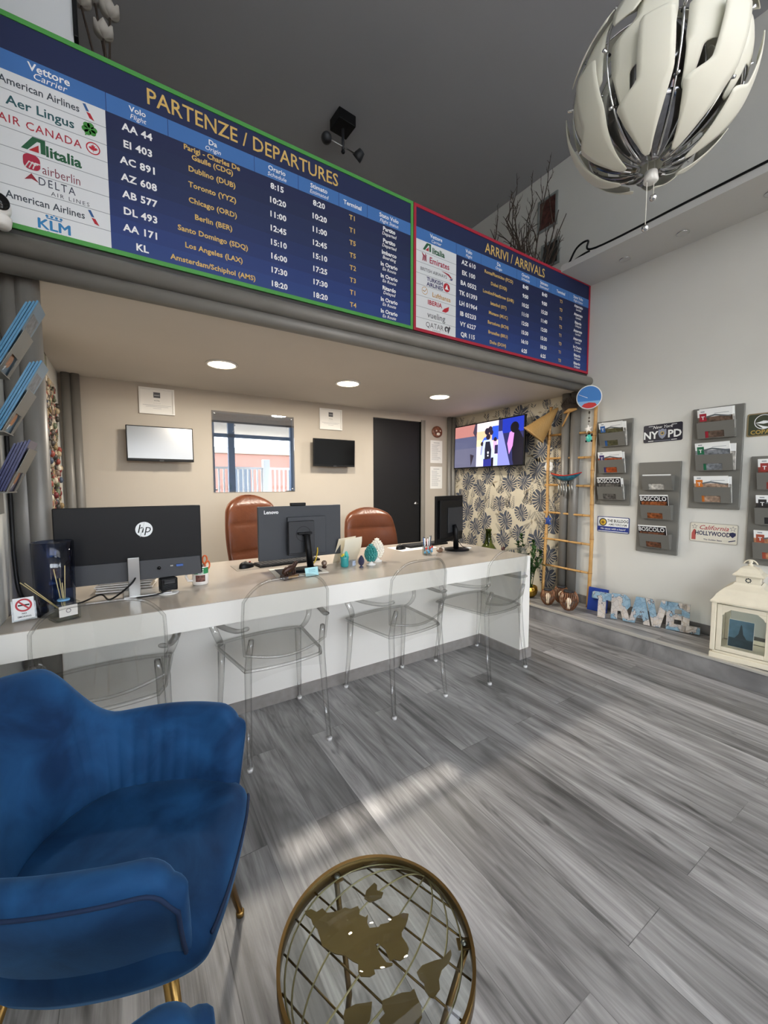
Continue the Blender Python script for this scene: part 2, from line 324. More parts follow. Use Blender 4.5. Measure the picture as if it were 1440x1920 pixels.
def frond(x, y, a, l):
    for s in range(7):
        t = s/6; cx, cy = x+math.cos(a)*l*t, y+math.sin(a)*l*t
        for sd in (-1, 1):
            a2 = a+sd*(.75-.25*t); q = l*(.42-.22*t); ex, ey = cx+math.cos(a2)*q, cy+math.sin(a2)*q
            if not (.005 < ex < WW-.005 and .005 < ey < WH-.005 and .005 < cx < WW-.005 and .005 < cy < WH-.005): continue
            nx, ny = -math.sin(a2)*q*.11, math.cos(a2)*q*.11; mx_, my_ = cx+math.cos(a2)*q*.55, cy+math.sin(a2)*q*.55
            b.poly([(cx, cy), (mx_+nx, my_+ny), (ex, ey), (mx_-nx, my_-ny)], m_frond if sd > 0 else m_leaf, .0006)
pts = []
for _ in range(900):
    p = (rng.uniform(.03, WW-.03), rng.uniform(.03, WH-.03))
    if all((p[0]-q[0])**2+(p[1]-q[1])**2 > .19**2 for q in pts): pts.append(p)
for i in range(260): frond(rng.uniform(.02, WW-.02), rng.uniform(.02, WH-.06), rng.uniform(.6, 2.5), rng.uniform(.09, .17))
for (x, y) in pts:
    r = rng.uniform(.085, .115); a0 = rng.uniform(-2.4, -.8)
    if not clipin(x, y, r*1.5): r *= .62
    n = 64; out = []; ca, sa = math.cos(a0), math.sin(a0); ok = clipin(x, y, r)
    def rad(th):
        q = abs(th); v = r*(1.0+.22*math.cos(q)*math.cos(q)*(1 if q < PI/2 else .2)-.06*math.sin(q)**2)
        return v*(1-(q-2.7)/(PI-2.7)*.5) if q > 2.7 else v
    cl = lambda px_, py_: (min(max(px_, .003), WW-.003), min(max(py_, .003), WH-.003))
    out = [cl(x+math.cos(-PI+2*PI*i/n+a0)*rad(-PI+2*PI*i/n), y+math.sin(-PI+2*PI*i/n+a0)*rad(-PI+2*PI*i/n)) for i in range(n)]
    b.add([(x, y, .0012)]+[(p[0], p[1], .0012) for p in out], [(0, i+1, (i+1) % n+1) for i in range(n)], m_leaf)
    if ok:
        b.poly([(x-ca*r*.45-sa*.0025, y-sa*r*.45+ca*.0025), (x+ca*r*1.05, y+sa*r*1.05), (x-ca*r*.45+sa*.0025, y-sa*r*.45-ca*.0025)], m_vein, .0016)
        for sd in (-1, 1):
            for th in (.34, .62, .92, 1.26, 1.64, 2.05, 2.45):      # the splits between the lobes
                q0 = .16+.3*max(0, math.cos(th)); bx0, by0 = x+ca*r*(q0*1.2-.25), y+sa*r*(q0*1.2-.25); R1 = rad(th)*1.02; w_ = .0058+.002*rng.random(); t1 = sd*th
                e1 = (x+math.cos(t1+a0-.05)*R1, y+math.sin(t1+a0-.05)*R1); e2 = (x+math.cos(t1+a0+.075)*R1, y+math.sin(t1+a0+.075)*R1)
                m1 = (bx0*.45+e1[0]*.55+ca*.012, by0*.45+e1[1]*.55+sa*.012); dx, dy = e1[0]-bx0, e1[1]-by0; l_ = math.hypot(dx, dy); nx, ny = -dy/l_*w_*.6, dx/l_*w_*.6
                s0_ = (bx0+(m1[0]-bx0)*.35, by0+(m1[1]-by0)*.35)
                b.add([(s0_[0], s0_[1], .0016), (m1[0]-nx, m1[1]-ny, .0016), (e1[0], e1[1], .0016), (e2[0], e2[1], .0016), (m1[0]+nx, m1[1]+ny, .0016)], [(0, 1, 4), (1, 2, 3, 4)], m_vein)
struct(b.build('wall_alcove'))

# shopfront behind the camera: frames, glazing, an invented sun slit, and the street outside it (frames and street mirrored in the niche glass)
m_fr = mat('blue_grey_frame', '#7f9bc2', .5); m_gls = mat('clear_glass', '#ffffff', .0, trans=1., ior=1.02)
b = MB()
b.bx(-1.3, EX+.1, SY-.1, SY, 4.3, CEIL, m_wall); b.bx(-1.3, -1.1, SY-.1, SY, 3.02, 4.3, m_wall); b.bx(3.4, EX+.1, SY-.1, SY, 3.02, 4.3, m_wall); b.bx(-1.1, 3.4, SY-.1, SY, 3.02, 3.06, m_fr)
b.bx(-1.3, EX+.1, SY-.1, SY, 2.78, 2.86, m_fr); b.bx(1.42, EX, SY-.1, SY, 2.86, 3.02, m_fr); b.bx(-1.3, .62, SY-.1, SY, 2.86, 3.02, m_fr)  # the gap left between these frames is invented to shape the sun streak
for x0, x1 in ((-1.3, -1.15), (-.05, .05), (1.62, 1.72), (2.02, 2.16), (3.5, 3.83)): b.bx(x0, x1, SY-.1, SY, 0, 2.78, m_fr)
b.bx(-1.15, 1.62, SY-.1, SY, 0, .25, m_fr); b.bx(1.72, 3.5, SY-.1, SY, 2.38, 2.46, m_fr)
struct(b.build('wall_front'))
# translucent pane added out of view to brighten the ceiling and loft
O = bpy.data.materials.new('added_opal_pane'); O.use_nodes = True; t = O.node_tree; t.nodes.remove(t.nodes['Principled BSDF']); tl = t.nodes.new('ShaderNodeBsdfTranslucent'); tl.inputs[0].default_value = (.30, .31, .32, 1); t.links.new(tl.outputs[0], t.nodes['Material Output'].inputs[0])
b = MB(); b.add([(-1.1, SY-.05, 3.06), (3.4, SY-.05, 3.06), (3.4, SY-.05, 4.3), (-1.1, SY-.05, 4.3)], [(0, 1, 2, 3)], O); struct(b.build('added_light_pane'))
# unseen screen added to block the sun, except through the slit above it
t = thing('added_sun_screen', 'wide pale sun screen added over the shopfront, unseen behind the viewer', 'added_sun_screen', (1.3, SY, 2.8))
b = MB(); b.add([(-3.2, -.02, .02), (3.2, -.02, .02), (3.2, -2.9, .0), (-3.2, -2.9, .0), (-3.2, -.02, .05), (3.2, -.02, .05), (3.2, -2.9, .03), (-3.2, -2.9, .03)], [(3, 2, 1, 0), (4, 5, 6, 7), (0, 1, 5, 4), (2, 3, 7, 6), (1, 2, 6, 5), (3, 0, 4, 7)], mat('sun_screen_cloth', '#e9e6de', .8)); b.build('sun_screen_sheet', t)
b = MB(); b.tube([(-3.2, -2.9, .015), (3.2, -2.9, .015)], .02, m_white, 10); b.build('front_bar', t)
# the street seen in the niche glass
m_rail = mat('white_railing', '#f3f3f0', .5)
t = thing('street_railing', 'white street railing outside, mirrored in the glass of the wall niche', 'railing', (2.6, -3.4, .7))
b = MB(); b.bx(-4, 4, -.03, .03, 1.02, 1.08, m_rail); b.bx(-4, 4, -.03, .03, .12, .17, m_rail); b.build('rail', t)
b = MB()
for i in range(62): b.bx(-3.95+i*.128, -3.91+i*.128, -.02, .02, .17, 1.02, m_rail)
b.build('baluster', t)
for x in (-4, -2.4, -.8, .8, 2.4, 4):
    b = MB(); b.bx(x-.09, x+.09, -.09, .09, -.7, 1.3, m_rail); b.build('rail_post', t)
t = thing('street_house', 'pale pink low house across the street, mirrored in the niche glass', 'house', (3, -11, 0))
b = MB(); b.bx(-9, 9, -2, 0, 0, 2.7, mat('pink_render', '#bd8d7b', .8)); b.build('facade', t)
b = MB(); b.bx(-9.1, 9.1, -2.1, .12, 2.7, 2.95, mat('cream_cornice', '#cfc4ae', .8)); b.build('cornice', t)
for x in (-7, -4.2, -1.4, 1.4, 4.2, 7):
    b = MB(); b.bx(x-.5, x+.5, 0, .05, .2, 2.1, mat('shutter_grey', '#6e7780', .6)); b.build('shutter', t)
b = MB(); b.bx(-25, 25, -25, SY-.1, -.12, -.02, mat('street_paving', '#8d887e', .8)); struct(b.build('ground_street'))

# ------------------------------------------------------------------ flight boards
navy0, navy1, navy2 = ink('#17244d'), ink('#1d2f66'), ink('#24407f'); hdr = ink('#3f72b4'); wht = ink('#eef0f0'); yel = ink('#d9b566'); txw = ink('#f4f5f6'); cell = ink('#dfe3e6'); grey = ink('#8b9098')
red = ink('#a91f38'); green = ink('#4b9a48')
def rows(b, w, h, top, n, xs0, cellx):
    """title band, column header band, carrier cells, dark rows that get bluer downwards"""
    b.quad(0, 0, w, h, navy0, 0)
    b.quad(0, h-.198, w, h-.122, hdr, .0004)
    ro = h-.198; rh = ro/n
    tones = [ink(c) for c in ('#14204a', '#15234b', '#172752', '#182956', '#1a2d60', '#1c3168', '#1f3774', '#223d7b')]
    for i in range(n): b.quad(cellx, ro-rh*(i+1), w, ro-rh*i, tones[i], .0004)
    b.quad(0, 0, cellx, ro, cell, .0005)
    for i in range(1, n): b.quad(0, ro-rh*i-.0012, cellx, ro-rh*i+.0012, grey, .0008)
    return ro, rh
def border(b, w, h, e, m, dp=.02):
    for x0, x1, y0, y1 in ((-e, w+e, h, h+e), (-e, w+e, -e, 0), (-e, 0, 0, h), (w, w+e, 0, h)): b.bx(x0, x1, y0, y1, -dp, .004, m)
def tail_mark(b, x, y, s):
    b.poly([(x, y), (x+.012*s, y+.002*s), (x+.026*s, y-.03*s), (x+.014*s, y-.03*s)], ink('#2f5c94'), .0014)
    b.poly([(x+.014*s, y-.034*s), (x+.030*s, y-.036*s), (x+.046*s, y-.066*s), (x+.026*s, y-.06*s)], ink('#b3202f'), .0014)
def clover(b, x, y, s, m):
    for a in (90, 210, 330):
        a = R(a+10)
        for d in (-.45, .45): b.disc(.011*s, m, .0014, c=(x+math.cos(a)*.013*s+math.cos(a+PI/2)*d*.014*s, y+math.sin(a)*.013*s+math.sin(a+PI/2)*d*.014*s), n=16)
        b.poly([(x, y), (x+math.cos(a+.9)*.016*s, y+math.sin(a+.9)*.016*s), (x+math.cos(a-.9)*.016*s, y+math.sin(a-.9)*.016*s)], m, .0013)
    b.poly([(x-.001, y), (x+.002, y), (x-.012*s, y-.028*s), (x-.016*s, y-.026*s)], m, .0013)
def maple(b, x, y, s, m):
    b.ring(.020*s, .024*s, m, .0014, c=(x, y), n=32)
    pr = [(0, 1), (.18, .55), (.42, .68), (.34, .2), (.62, .35), (.7, .14), (.95, .12), (.72, -.2), (.3, -.45), (.06, -.42), (.05, -.85)]
    pts = pr+[(-px_, py_) for px_, py_ in pr[::-1] if px_ > 0]; b.poly([(x+px_*.017*s, y+py_*.017*s) for px_, py_ in pts], m, .0014)
def big_a(b, x, y, s):
    g = ink('#1f5b3c'); b.poly([(x-.058*s, y-.024*s), (x-.02*s, y+.032*s), (x+.02*s, y+.032*s), (x+.02*s, y-.024*s), (x+.004*s, y-.024*s), (x+.004*s, y+.018*s), (x-.006*s, y+.018*s), (x-.038*s, y-.024*s)], g, .0014)
    b.poly([(x-.034*s, y-.024*s), (x-.002*s, y+.006*s), (x-.002*s, y-.024*s)], ink('#b0282f'), .0014)

LBX, LBZ, BY = -.40, 2.355, 2.238
dep = thing('flight_board', 'departures board with a green border, the larger of the two flight boards over the counter', 'sign', (-.40, BY, LBZ))
w, h = 2.045, .777
b = MB(FRONT(LBX, BY, LBZ)); b.box((w/2, h/2, -.012), (w, h, .02), mat('board_core', '#1a2446', .5))
ro, rh = rows(b, w, h, 0, 8, 0, .388)
X = lambda wx: wx-LBX
Zr = lambda i: ro-rh*(i+.5)
for x in (-.008, .232, .632, .872, 1.122, 1.315): b.quad(X(x)-.0012, ro, X(x)+.0012, h-.122, navy1, .0008)
b.text('PARTENZE / DEPARTURES', X(.633), h-.058, .098, yel, bold=.008, xs=.86)
for wx, a, e in ((-.199, 'Vettore', 'Carrier'), (.111, 'Volo', 'Flight'), (.429, 'Da', 'Origin'), (.752, 'Orario', 'Schedule'), (.996, 'Stimato', 'Estimated'), (1.476, 'Stato Volo', 'Flight Status')):
    k_ = 1.25 if wx < 0 else 1.
    b.text(a, X(wx), h-.146, .034*k_, txw, bold=.02); b.text(e, X(wx), h-.177, .029*k_, txw, shear=.2, bold=.004)
b.text('Terminal', X(1.214), h-.160, .034, txw, bold=.022)
fl = ('AA 44', 'EI 403', 'AC 891', 'AZ 608', 'AB 577', 'DL 493', 'AA 171', 'KL')
ds = ('', 'Dublino (DUB)', 'Toronto (YYZ)', 'Chicago (ORD)', 'Berlin (BER)', 'Santo Domingo (SDQ)', 'Los Angeles (LAX)', 'Amsterdam/Schiphol (AMS)')
t1 = ('8:15', '10:20', '11:00', '12:45', '15:10', '16:00', '17:30', '18:20'); t2 = ('8:20', '10:20', '11:00', '12:45', '15:10', '17:25', '17:30', '18:20')
te = ('T1', 'T1', 'T5', 'T5', 'T2', 'T3', 'T1', 'T4')
st = (('Partito', 'Departed'), ('Partito', 'Departed'), ('Imbarco', 'Boarding'), ('In Orario', 'En Route'), ('In Orario', 'En Route'), ('Ritardo', 'Delayed'), ('In Orario', 'En Route'), ('In Orario', 'En Route'))
for i in range(8):
    z = Zr(i)
    b.text(fl[i], X(.107), z, .043, txw, bold=.03, space=1.06); b.text(t1[i], X(.752), z, .041, txw, bold=.032, space=1.05); b.text(t2[i], X(.995), z, .041, txw, bold=.032, space=1.05)
    if i: b.text(ds[i], X(.424), z, .035, yel, bold=.024, space=1.02)
    b.text(te[i], X(1.212), z, .038, yel, bold=.022, space=1.1); b.text(st[i][0], X(1.476), z+.013, .034, txw, bold=.03); b.text(st[i][1], X(1.476), z-.016, .028, txw, shear=.2, bold=.01)
b.text('Parigi - Charles De', X(.427), Zr(0)+.02, .034, yel, bold=.024); b.text('Gaulle (CDG)', X(.427), Zr(0)-.015, .034, yel, bold=.024)
cg = ink('#3c4650')
for i in (0, 6):
    b.text('American Airlines', X(-.231), Zr(i), .041, cg, bold=.012, xs=.86); tail_mark(b, X(-.092), Zr(i)+.028, .85)
b.text('Aer Lingus', X(-.232), Zr(1), .05, ink('#27585f'), bold=.016); clover(b, X(-.072), Zr(1)+.004, 1.1, ink('#3f8f3c'))
b.text('AIR CANADA', X(-.235), Zr(2), .044, ink('#b02a3d'), bold=.006, space=1.14, xs=.9); maple(b, X(-.062), Zr(2)+.002, 1.05, ink('#bd1f33'))
big_a(b, X(-.245), Zr(3)+.002, 1.); b.text('litalia', X(-.166), Zr(3)-.004, .058, ink('#1f5b3c'), bold=.03)
b.prism(rrect(.054, .06, .02, 5, (X(-.272), Zr(4)+.006)), .0008, .0014, ink('#a82340'))
for q in range(3): b.tube([(X(-.293)+q*.012, Zr(4)-.02, .0018), (X(-.28)+q*.010, Zr(4)+.006, .0018), (X(-.258)+q*.006, Zr(4)-.004+q*.004, .0018)], .0022, wht, 6)
b.text('airberlin', X(-.176), Zr(4)-.008, .052, ink('#7a2a3c'), bold=-.004, xs=.74)
b.poly([(X(-.298), Zr(5)+.004), (X(-.275), Zr(5)+.034), (X(-.252), Zr(5)+.004), (X(-.275), Zr(5)+.013)], ink('#8f2233'), .0014); b.text('DELTA', X(-.194), Zr(5)+.014, .045, ink('#3b4456'), bold=.002, space=1.25, xs=.78); b.text('AIR LINES', X(-.15), Zr(5)-.022, .023, cg, space=1.35)
kb = ink('#2f80b8'); [b.text('KLM', X(-.21)+d_, Zr(7)-.008+e_, .056, kb, .0012+.0001*q_, xs=1.05) for q_, (d_, e_) in enumerate(((-.0018, 0), (.0018, 0), (0, .0012), (0, -.0012)))]; b.text('Royal Dutch Airlines', X(-.21), Zr(7)-.038, .015, kb)
for q in range(4): b.disc(.005, kb, .0014, c=(X(-.233)+q*.0155, Zr(7)+.027), n=12)
b.quad(X(-.235), Zr(7)+.017, X(-.185), Zr(7)+.021, kb, .0014); b.disc(.003, kb, .0014, c=(X(-.21), Zr(7)+.035), n=8)
b.build('panel', dep, world=True)
b = MB(FRONT(LBX, BY, LBZ)); border(b, w, h, .02, green); b.build('border', dep, world=True)

ABX = 1.69; w = 2.018
arr = thing('flight_board', 'arrivals board with a red border, the smaller of the two flight boards over the counter', 'sign', (ABX, BY, LBZ))
b = MB(FRONT(ABX, BY, LBZ)); b.box((w/2, h/2, -.012), (w, h, .02), mat('board_core', '#1a2446', .5))
cx = 2.05-ABX; ro, rh = rows(b, w, h, 0, 8, 0, cx); X = lambda wx: wx-ABX
for x in (2.05, 2.297, 2.698, 2.945, 3.139, 3.392): b.quad(X(x)-.0012, ro, X(x)+.0012, h-.122, navy1, .0008)
b.text('ARRIVI / ARRIVALS', X(2.695), h-.062, .102, yel, bold=.008, xs=.86)
for wx, a, e in ((1.864, 'Vettore', 'Carrier'), (2.172, 'Volo', 'Flight'), (2.488, 'Da', 'Origin'), (2.805, 'Orario', 'Schedule'), (3.046, 'Stimato', 'Estimated'), (3.54, 'Stato Volo', 'Flight Status')):
    b.text(a, X(wx), h-.146, .034, txw, bold=.02); b.text(e, X(wx), h-.177, .029, txw, shear=.2, bold=.004)
b.text('Terminal', X(3.28), h-.160, .034, txw, bold=.022)
fl = ('AZ 610', 'EK 100', 'BA 0552', 'TK 01393', 'LH 01964', 'IB 05233', 'VY 6227', 'QR 115')
ds = ('Roma/Fiumicino (FCO)', 'Dubai (DXB)', 'London/Heathrow (LHR)', 'Istanbul (IST)', 'Monaco (MUC)', 'Barcelona (BCN)', 'Bruxelles (BRU)', 'Doha (DOH)')
t1 = ('8:40', '9:00', '10:25', '11:10', '12:50', '15:30', '16:10', '6:25'); t2 = ('8:40', '9:00', '15:20', '11:40', '12:50', '15:30', '18:20', '6:25'); te = ('T3', 'T3', 'T1', 'T2', 'T1', 'T3', 'T1', 'T3')
st = (('Atterrato', 'Landed'), ('Atterrato', 'Landed'), ('Ritardo', 'Delayed'), ('Atterrato', 'Landed'), ('Atterrato', 'Landed'), ('In Orario', 'En Route'), ('Ritardo', 'Delayed'), ('Ritardo', 'Delayed'))
for i in range(8):
    z = Zr(i)
    b.text(fl[i], X(2.172), z, .043, txw, bold=.03, space=1.06); b.text(t1[i], X(2.808), z, .041, txw, bold=.032); b.text(t2[i], X(3.055), z, .041, txw, bold=.032)
    b.text(ds[i], X(2.495), z, .034, yel, bold=.024); b.text(te[i], X(3.288), z, .036, yel, bold=.022); b.text(st[i][0], X(3.55), z+.013, .034, txw, bold=.03); b.text(st[i][1], X(3.55), z-.016, .028, txw, shear=.2, bold=.01)
big_a(b, X(1.80), Zr(0)+.002, .9); b.text('litalia', X(1.885), Zr(0)-.004, .054, ink('#1f5b3c'), bold=.03)
er = ink('#a8304a'); b.text('Emirates', X(1.895), Zr(1), .056, er, bold=.018, xs=.92)
for q in range(5): b.tube([(X(1.745)+q*.008, Zr(1)-.02+.004*(q % 2), .0014), (X(1.752)+q*.006, Zr(1)+.012, .0014), (X(1.742)+q*.009, Zr(1)+.03-.006*(q % 3), .0014)], .0022, er, 6)
b.text('BRITISH AIRWAYS', X(1.845), Zr(2)-.002, .031, ink('#39404c'), bold=.004, xs=.95); b.poly([(X(1.91), Zr(2)+.03), (X(1.98), Zr(2)+.024), (X(2.01), Zr(2)+.004), (X(2.0), Zr(2)-.004), (X(1.975), Zr(2)+.012)], ink('#a3283c'), .0014); b.poly([(X(1.985), Zr(2)-.012), (X(2.012), Zr(2)+.0), (X(2.02), Zr(2)+.012), (X(2.012), Zr(2)-.014)], ink('#2c3a66'), .0014)
tn = ink('#3a3566'); b.text('TURKISH', X(1.855), Zr(3)+.016, .036, tn, bold=.03); b.text('AIRLINES', X(1.855), Zr(3)-.017, .036, tn, bold=.03); b.disc(.03, ink('#b5202f'), .0012, c=(X(1.962), Zr(3))); b.poly([(X(1.945), Zr(3)-.014), (X(1.965), Zr(3)+.022), (X(1.972), Zr(3)-.006), (X(1.985), Zr(3)-.012)], wht, .0016)
ly = ink('#c08a2c'); b.text('Lufthansa', X(1.915), Zr(4)-.004, .044, ly, bold=.012); b.ring(.022, .025, ly, .0014, c=(X(1.765), Zr(4)+.004)); b.tube([(X(1.75), Zr(4)+.004, .0015), (X(1.765), Zr(4)-.002, .0015), (X(1.78), Zr(4)+.016, .0015)], .002, ly, 6)
b.text('IBERIA', X(1.855), Zr(5)+.01, .042, ink('#b02a3d'), bold=.03, space=1.08); b.poly([(X(1.92), Zr(5)-.026), (X(1.94), Zr(5)-.004), (X(1.985), Zr(5)+.018), (X(1.98), Zr(5)-.012), (X(1.955), Zr(5)-.028)], ink('#b5202f'), .0014)
b.text('vueling', X(1.87), Zr(6), .058, ink('#5c6064'), bold=.006)
qg = ink('#4a4a50'); b.text('QATAR', X(1.855), Zr(7)+.004, .05, qg, bold=-.004, xs=.95); b.text('AIRWAYS', X(1.87), Zr(7)-.026, .014, qg, space=1.3); b.ring(.008, .02, qg, .0014, c=(X(1.965), Zr(7)+.004), a0=.5, a1=4.6); b.poly([(X(1.97), Zr(7)), (X(1.99), Zr(7)+.032), (X(2.0), Zr(7)+.02), (X(1.98), Zr(7)-.026)], qg, .0014)
b.build('panel', arr, world=True)
b = MB(FRONT(ABX, BY, LBZ)); border(b, w, h, .02, red); b.build('border', arr, world=True)

# ------------------------------------------------------------------ lamps on the ceilings
m_em = mat('lit_diffuser', '#fff3dc', .5, emit='#ffe6bf', es=14.)
for i, (x, y, lb) in enumerate(((.622, 3.155, 'round warm downlight in the alcove ceiling above the double headed desk monitor'), (1.655, 3.16, 'middle round downlight of the three lit in the alcove ceiling'), (2.68, 3.15, 'round downlight in the alcove ceiling nearest the black door'))):
    t = thing('downlight', lb, 'ceiling light', (x, y, LOFT), group='round downlights in the alcove ceiling')
    b = MB(); b.lathe([(.106, 0), (.11, -.004), (.106, -.012), (.094, -.012), (.092, -.006), (0, -.006)], m_white, 36); b.build('rim', t)
    b = MB(); b.lathe([(.092, -.007), (.085, -.011), (0, -.011)], m_em, 32); b.build('diffuser', t)
    l = lamp('downlight_glow', 'AREA', (0, 0, -.02), 9.0, (1., .93, .82), shape='DISK', size=.17); l.parent = t
t0_ = None
for x, y, lb in ((3.53, 1.42, 'small chrome recessed spot in the white soffit, middle of three'), (3.53, .93, 'small chrome recessed spot in the white soffit above the lantern'), (3.53, 1.83, 'small chrome recessed spot in the white soffit nearest the boards')):
    t = thing('recessed_spot', lb, 'ceiling light', (x, y, 3.14), group='chrome spots in the soffit')
    b = MB(); b.lathe([(.04, 0), (.042, -.003), (.036, -.006), (.03, -.004)], m_chrome, 24); b.build('rim', t)
    b = MB(); b.lathe([(.03, -.0035), (0, -.002)], mat('unlit_lens', '#8f8f8c', .2), 20); b.build('lens', t)
# twin spotlight on the dark ceiling
t = thing('ceiling_spotlight', 'black square ceiling fixture with two small swivel spot heads', 'spotlight', (1.70, 3.30, CEIL), R(4))
b = MB(); b.box((0, 0, -.045), (.165, .165, .09), m_black, .006); b.build('mount', t)
b = MB(); b.tube([(0, 0, -.09), (0, 0, -.27)], .012, m_dark); b.ball((0, 0, -.275), .017, m_black); b.build('stem', t)
b = MB(); b.tube([(-.15, 0, -.235), (.15, 0, -.235)], .0065, m_steel); b.build('crossbar', t)
for sx in (-1, 1):
    M = TR(sx*.16, 0, -.235) @ Euler((R(55 if sx > 0 else 120), 0, R(25*sx))).to_matrix().to_4x4()
    b = MB(M); b.lathe([(.012, .05), (.03, .045), (.042, 0), (.045, -.03), (.04, -.03), (.036, -.01), (0, .0)], m_dark, 20); h_ = b.build('spot_head', t)
    b = MB(M); b.lathe([(.038, -.026), (0, -.024)], mat('frosted_lens', '#c9c9c6', .3), 20); b.build('lens', h_)
# security camera standing on the pipe at the left end of the board
t = thing('security_camera', 'white pan and tilt camera with a round black eye at the board corner', 'camera', (-.372, 2.15, 2.285))
b = MB(); b.lathe([(.032, .0), (.038, .008), (.042, .03), (.042, .038), (0, .038)], m_white, 24); b.build('base', t)
b = MB(); b.ball((0, 0, .075), (.042, .042, .048), m_white, 24, 14); b.build('head', t)
b = MB(frame((.014, -.035, .08), (.92, .36, 0), (0, 0, 1))); b.lathe([(.03, -.012), (.03, .002), (.026, .005), (0, .007)], m_gloss, 24); b.build('lens', t)

# ------------------------------------------------------------------ big petal pendant lamp
PC = V((1.637, .768, 2.687)); PR = .285
m_pet = mat('cream_petal', '#e3e2d4', .45); m_mir = mat('mirror_plastic', '#8f8f92', .12, 1.)
t = thing('pendant_lamp', 'large globe pendant lamp of cream petals opened over a mirrored core', 'pendant lamp', PC, R(-28))
def petal(b, rad, lo, rows_, m, th=.003, n=7, flip=1):
    """petal on the globe: rows_ = (latitude, left edge, right edge) in degrees, both skins and rim"""
    NR = len(rows_); P = []
    for sgn in (1, -1):
        for la, a, c in rows_:
            for j in range(n):
                lon = R(lo+flip*(a+(c-a)*j/(n-1))); l_ = R(la); q = rad+sgn*th/2
                P.append((q*math.cos(l_)*math.cos(lon), q*math.cos(l_)*math.sin(lon), q*math.sin(l_)))
    F = []; k2 = NR*n
    for i in range(NR-1):
        for j in range(n-1):
            A, B_, C_, D = i*n+j, i*n+j+1, (i+1)*n+j+1, (i+1)*n+j
            F.append((A, B_, C_, D)); F.append((D+k2, C_+k2, B_+k2, A+k2))
    for i in range(NR-1): F.append((i*n, (i+1)*n, (i+1)*n+k2, i*n+k2)); F.append((i*n+n-1, i*n+n-1+k2, (i+1)*n+n-1+k2, (i+1)*n+n-1))
    for j in range(n-1): F.append((j, j+k2, j+1+k2, j+1)); F.append((k2-n+j, k2-n+j+1, 2*k2-n+j+1, 2*k2-n+j))
    b.add(P, F, m, True); return b
def prof(keys, n=64):
    out = []
    for i in range(n):
        la = keys[0][0]+(keys[-1][0]-keys[0][0])*i/(n-1)
        for a, c in zip(keys, keys[1:]):
            if min(a[0], c[0])-1e-6 <= la <= max(a[0], c[0])+1e-6:
                f = (la-a[0])/(c[0]-a[0]) if c[0] != a[0] else 0; out.append((la, a[1]+(c[1]-a[1])*f, a[2]+(c[2]-a[2])*f)); break
    return out
lowp = prof([(3, 1, 13), (1, -1, 17), (-27, -3, 19), (-29, -5, 19), (-34, -16, 18), (-36, -18.5, 17.5), (-48, -15.5, 14), (-58, -11.5, 10.5), (-67, -7, 7), (-70, -3, 4)])
midp = prof([(40, -1, 13), (38, -3, 17), (12, -4, 19.5), (9.5, -6, 19.5), (5, -17, 19.5), (3, -19.5, 19.5), (-12, -20, 18), (-15, -20, 14), (-17.5, -19.5, -5), (-20, -19, -8), (-38, -17.5, -10), (-40, -16, -11.5)])
topp = prof([(78, -6, 6), (72, -9, 10), (46, -17, 17), (40, -19, 18.5), (28, -19.5, 18.5), (24, -19.5, 6), (16, -18.5, -2), (13, -17, -5)])
for i in range(8):
    lo = i*45
    b = MB(); petal(b, PR, lo, lowp, m_pet); b.build('petal', t)
    b = MB(); petal(b, PR-.024, lo, midp, m_pet); b.build('petal', t)
    b = MB(); petal(b, PR-.006, lo, topp, m_pet); b.build('petal', t)
corep = prof([(-38, -15, 15), (-60, -17, 17), (-78, -18, 18), (-82, -14, 14)], 16)
for i in range(8):
    b = MB(); petal(b, PR-.03, i*45+22.5, corep, m_mir); b.build('mirror_petal', t)
b = MB(); b.ball((0, 0, .0), (.15, .15, .19), m_mir, 28, 18); b.build('mirror_core', t)
for i in range(8):
    a = R(i*45+22.5); b = MB()
    b.tube([((PR-.022)*math.cos(l)*math.cos(a), (PR-.022)*math.cos(l)*math.sin(a), (PR-.022)*math.sin(l)) for l in [R(-76+152*k_/24) for k_ in range(25)]], .0035, m_chrome, 8)
    for l in (-32, 2, 36): b.tube([((PR-.035)*math.cos(R(l))*math.cos(a), (PR-.035)*math.cos(R(l))*math.sin(a), (PR-.035)*math.sin(R(l))), ((PR-.002)*math.cos(R(l))*math.cos(a), (PR-.002)*math.cos(R(l))*math.sin(a), (PR-.002)*math.sin(R(l)))], .005, m_chrome, 8)
    b.build('rib', t)
b = MB(); b.tube([(0, 0, .27), (0, 0, CEIL-PC.z)], .004, m_white, 8); b.lathe([(.05, CEIL-PC.z), (.05, CEIL-PC.z-.03), (0, CEIL-PC.z-.06)], m_white, 20); b.build('cord', t)
b = MB(); b.lathe([(.02, -.27), (.024, -.30), (.02, -.305), (0, -.305)], m_white, 16); b.build('string_guide', t)
for i, (dx, L_) in enumerate(((-.014, .452), (.012, .345))):
    b = MB(); b.tube([(dx, 0, -.20), (dx, 0, -L_)], .0016, mat('pull_cord', '#d8d6cd', .6), 6); s_ = b.build('pull_string', t)
    b = MB(); b.ball((dx, 0, -L_-.011), .012, m_chrome, 16, 10); b.build('bead', s_)
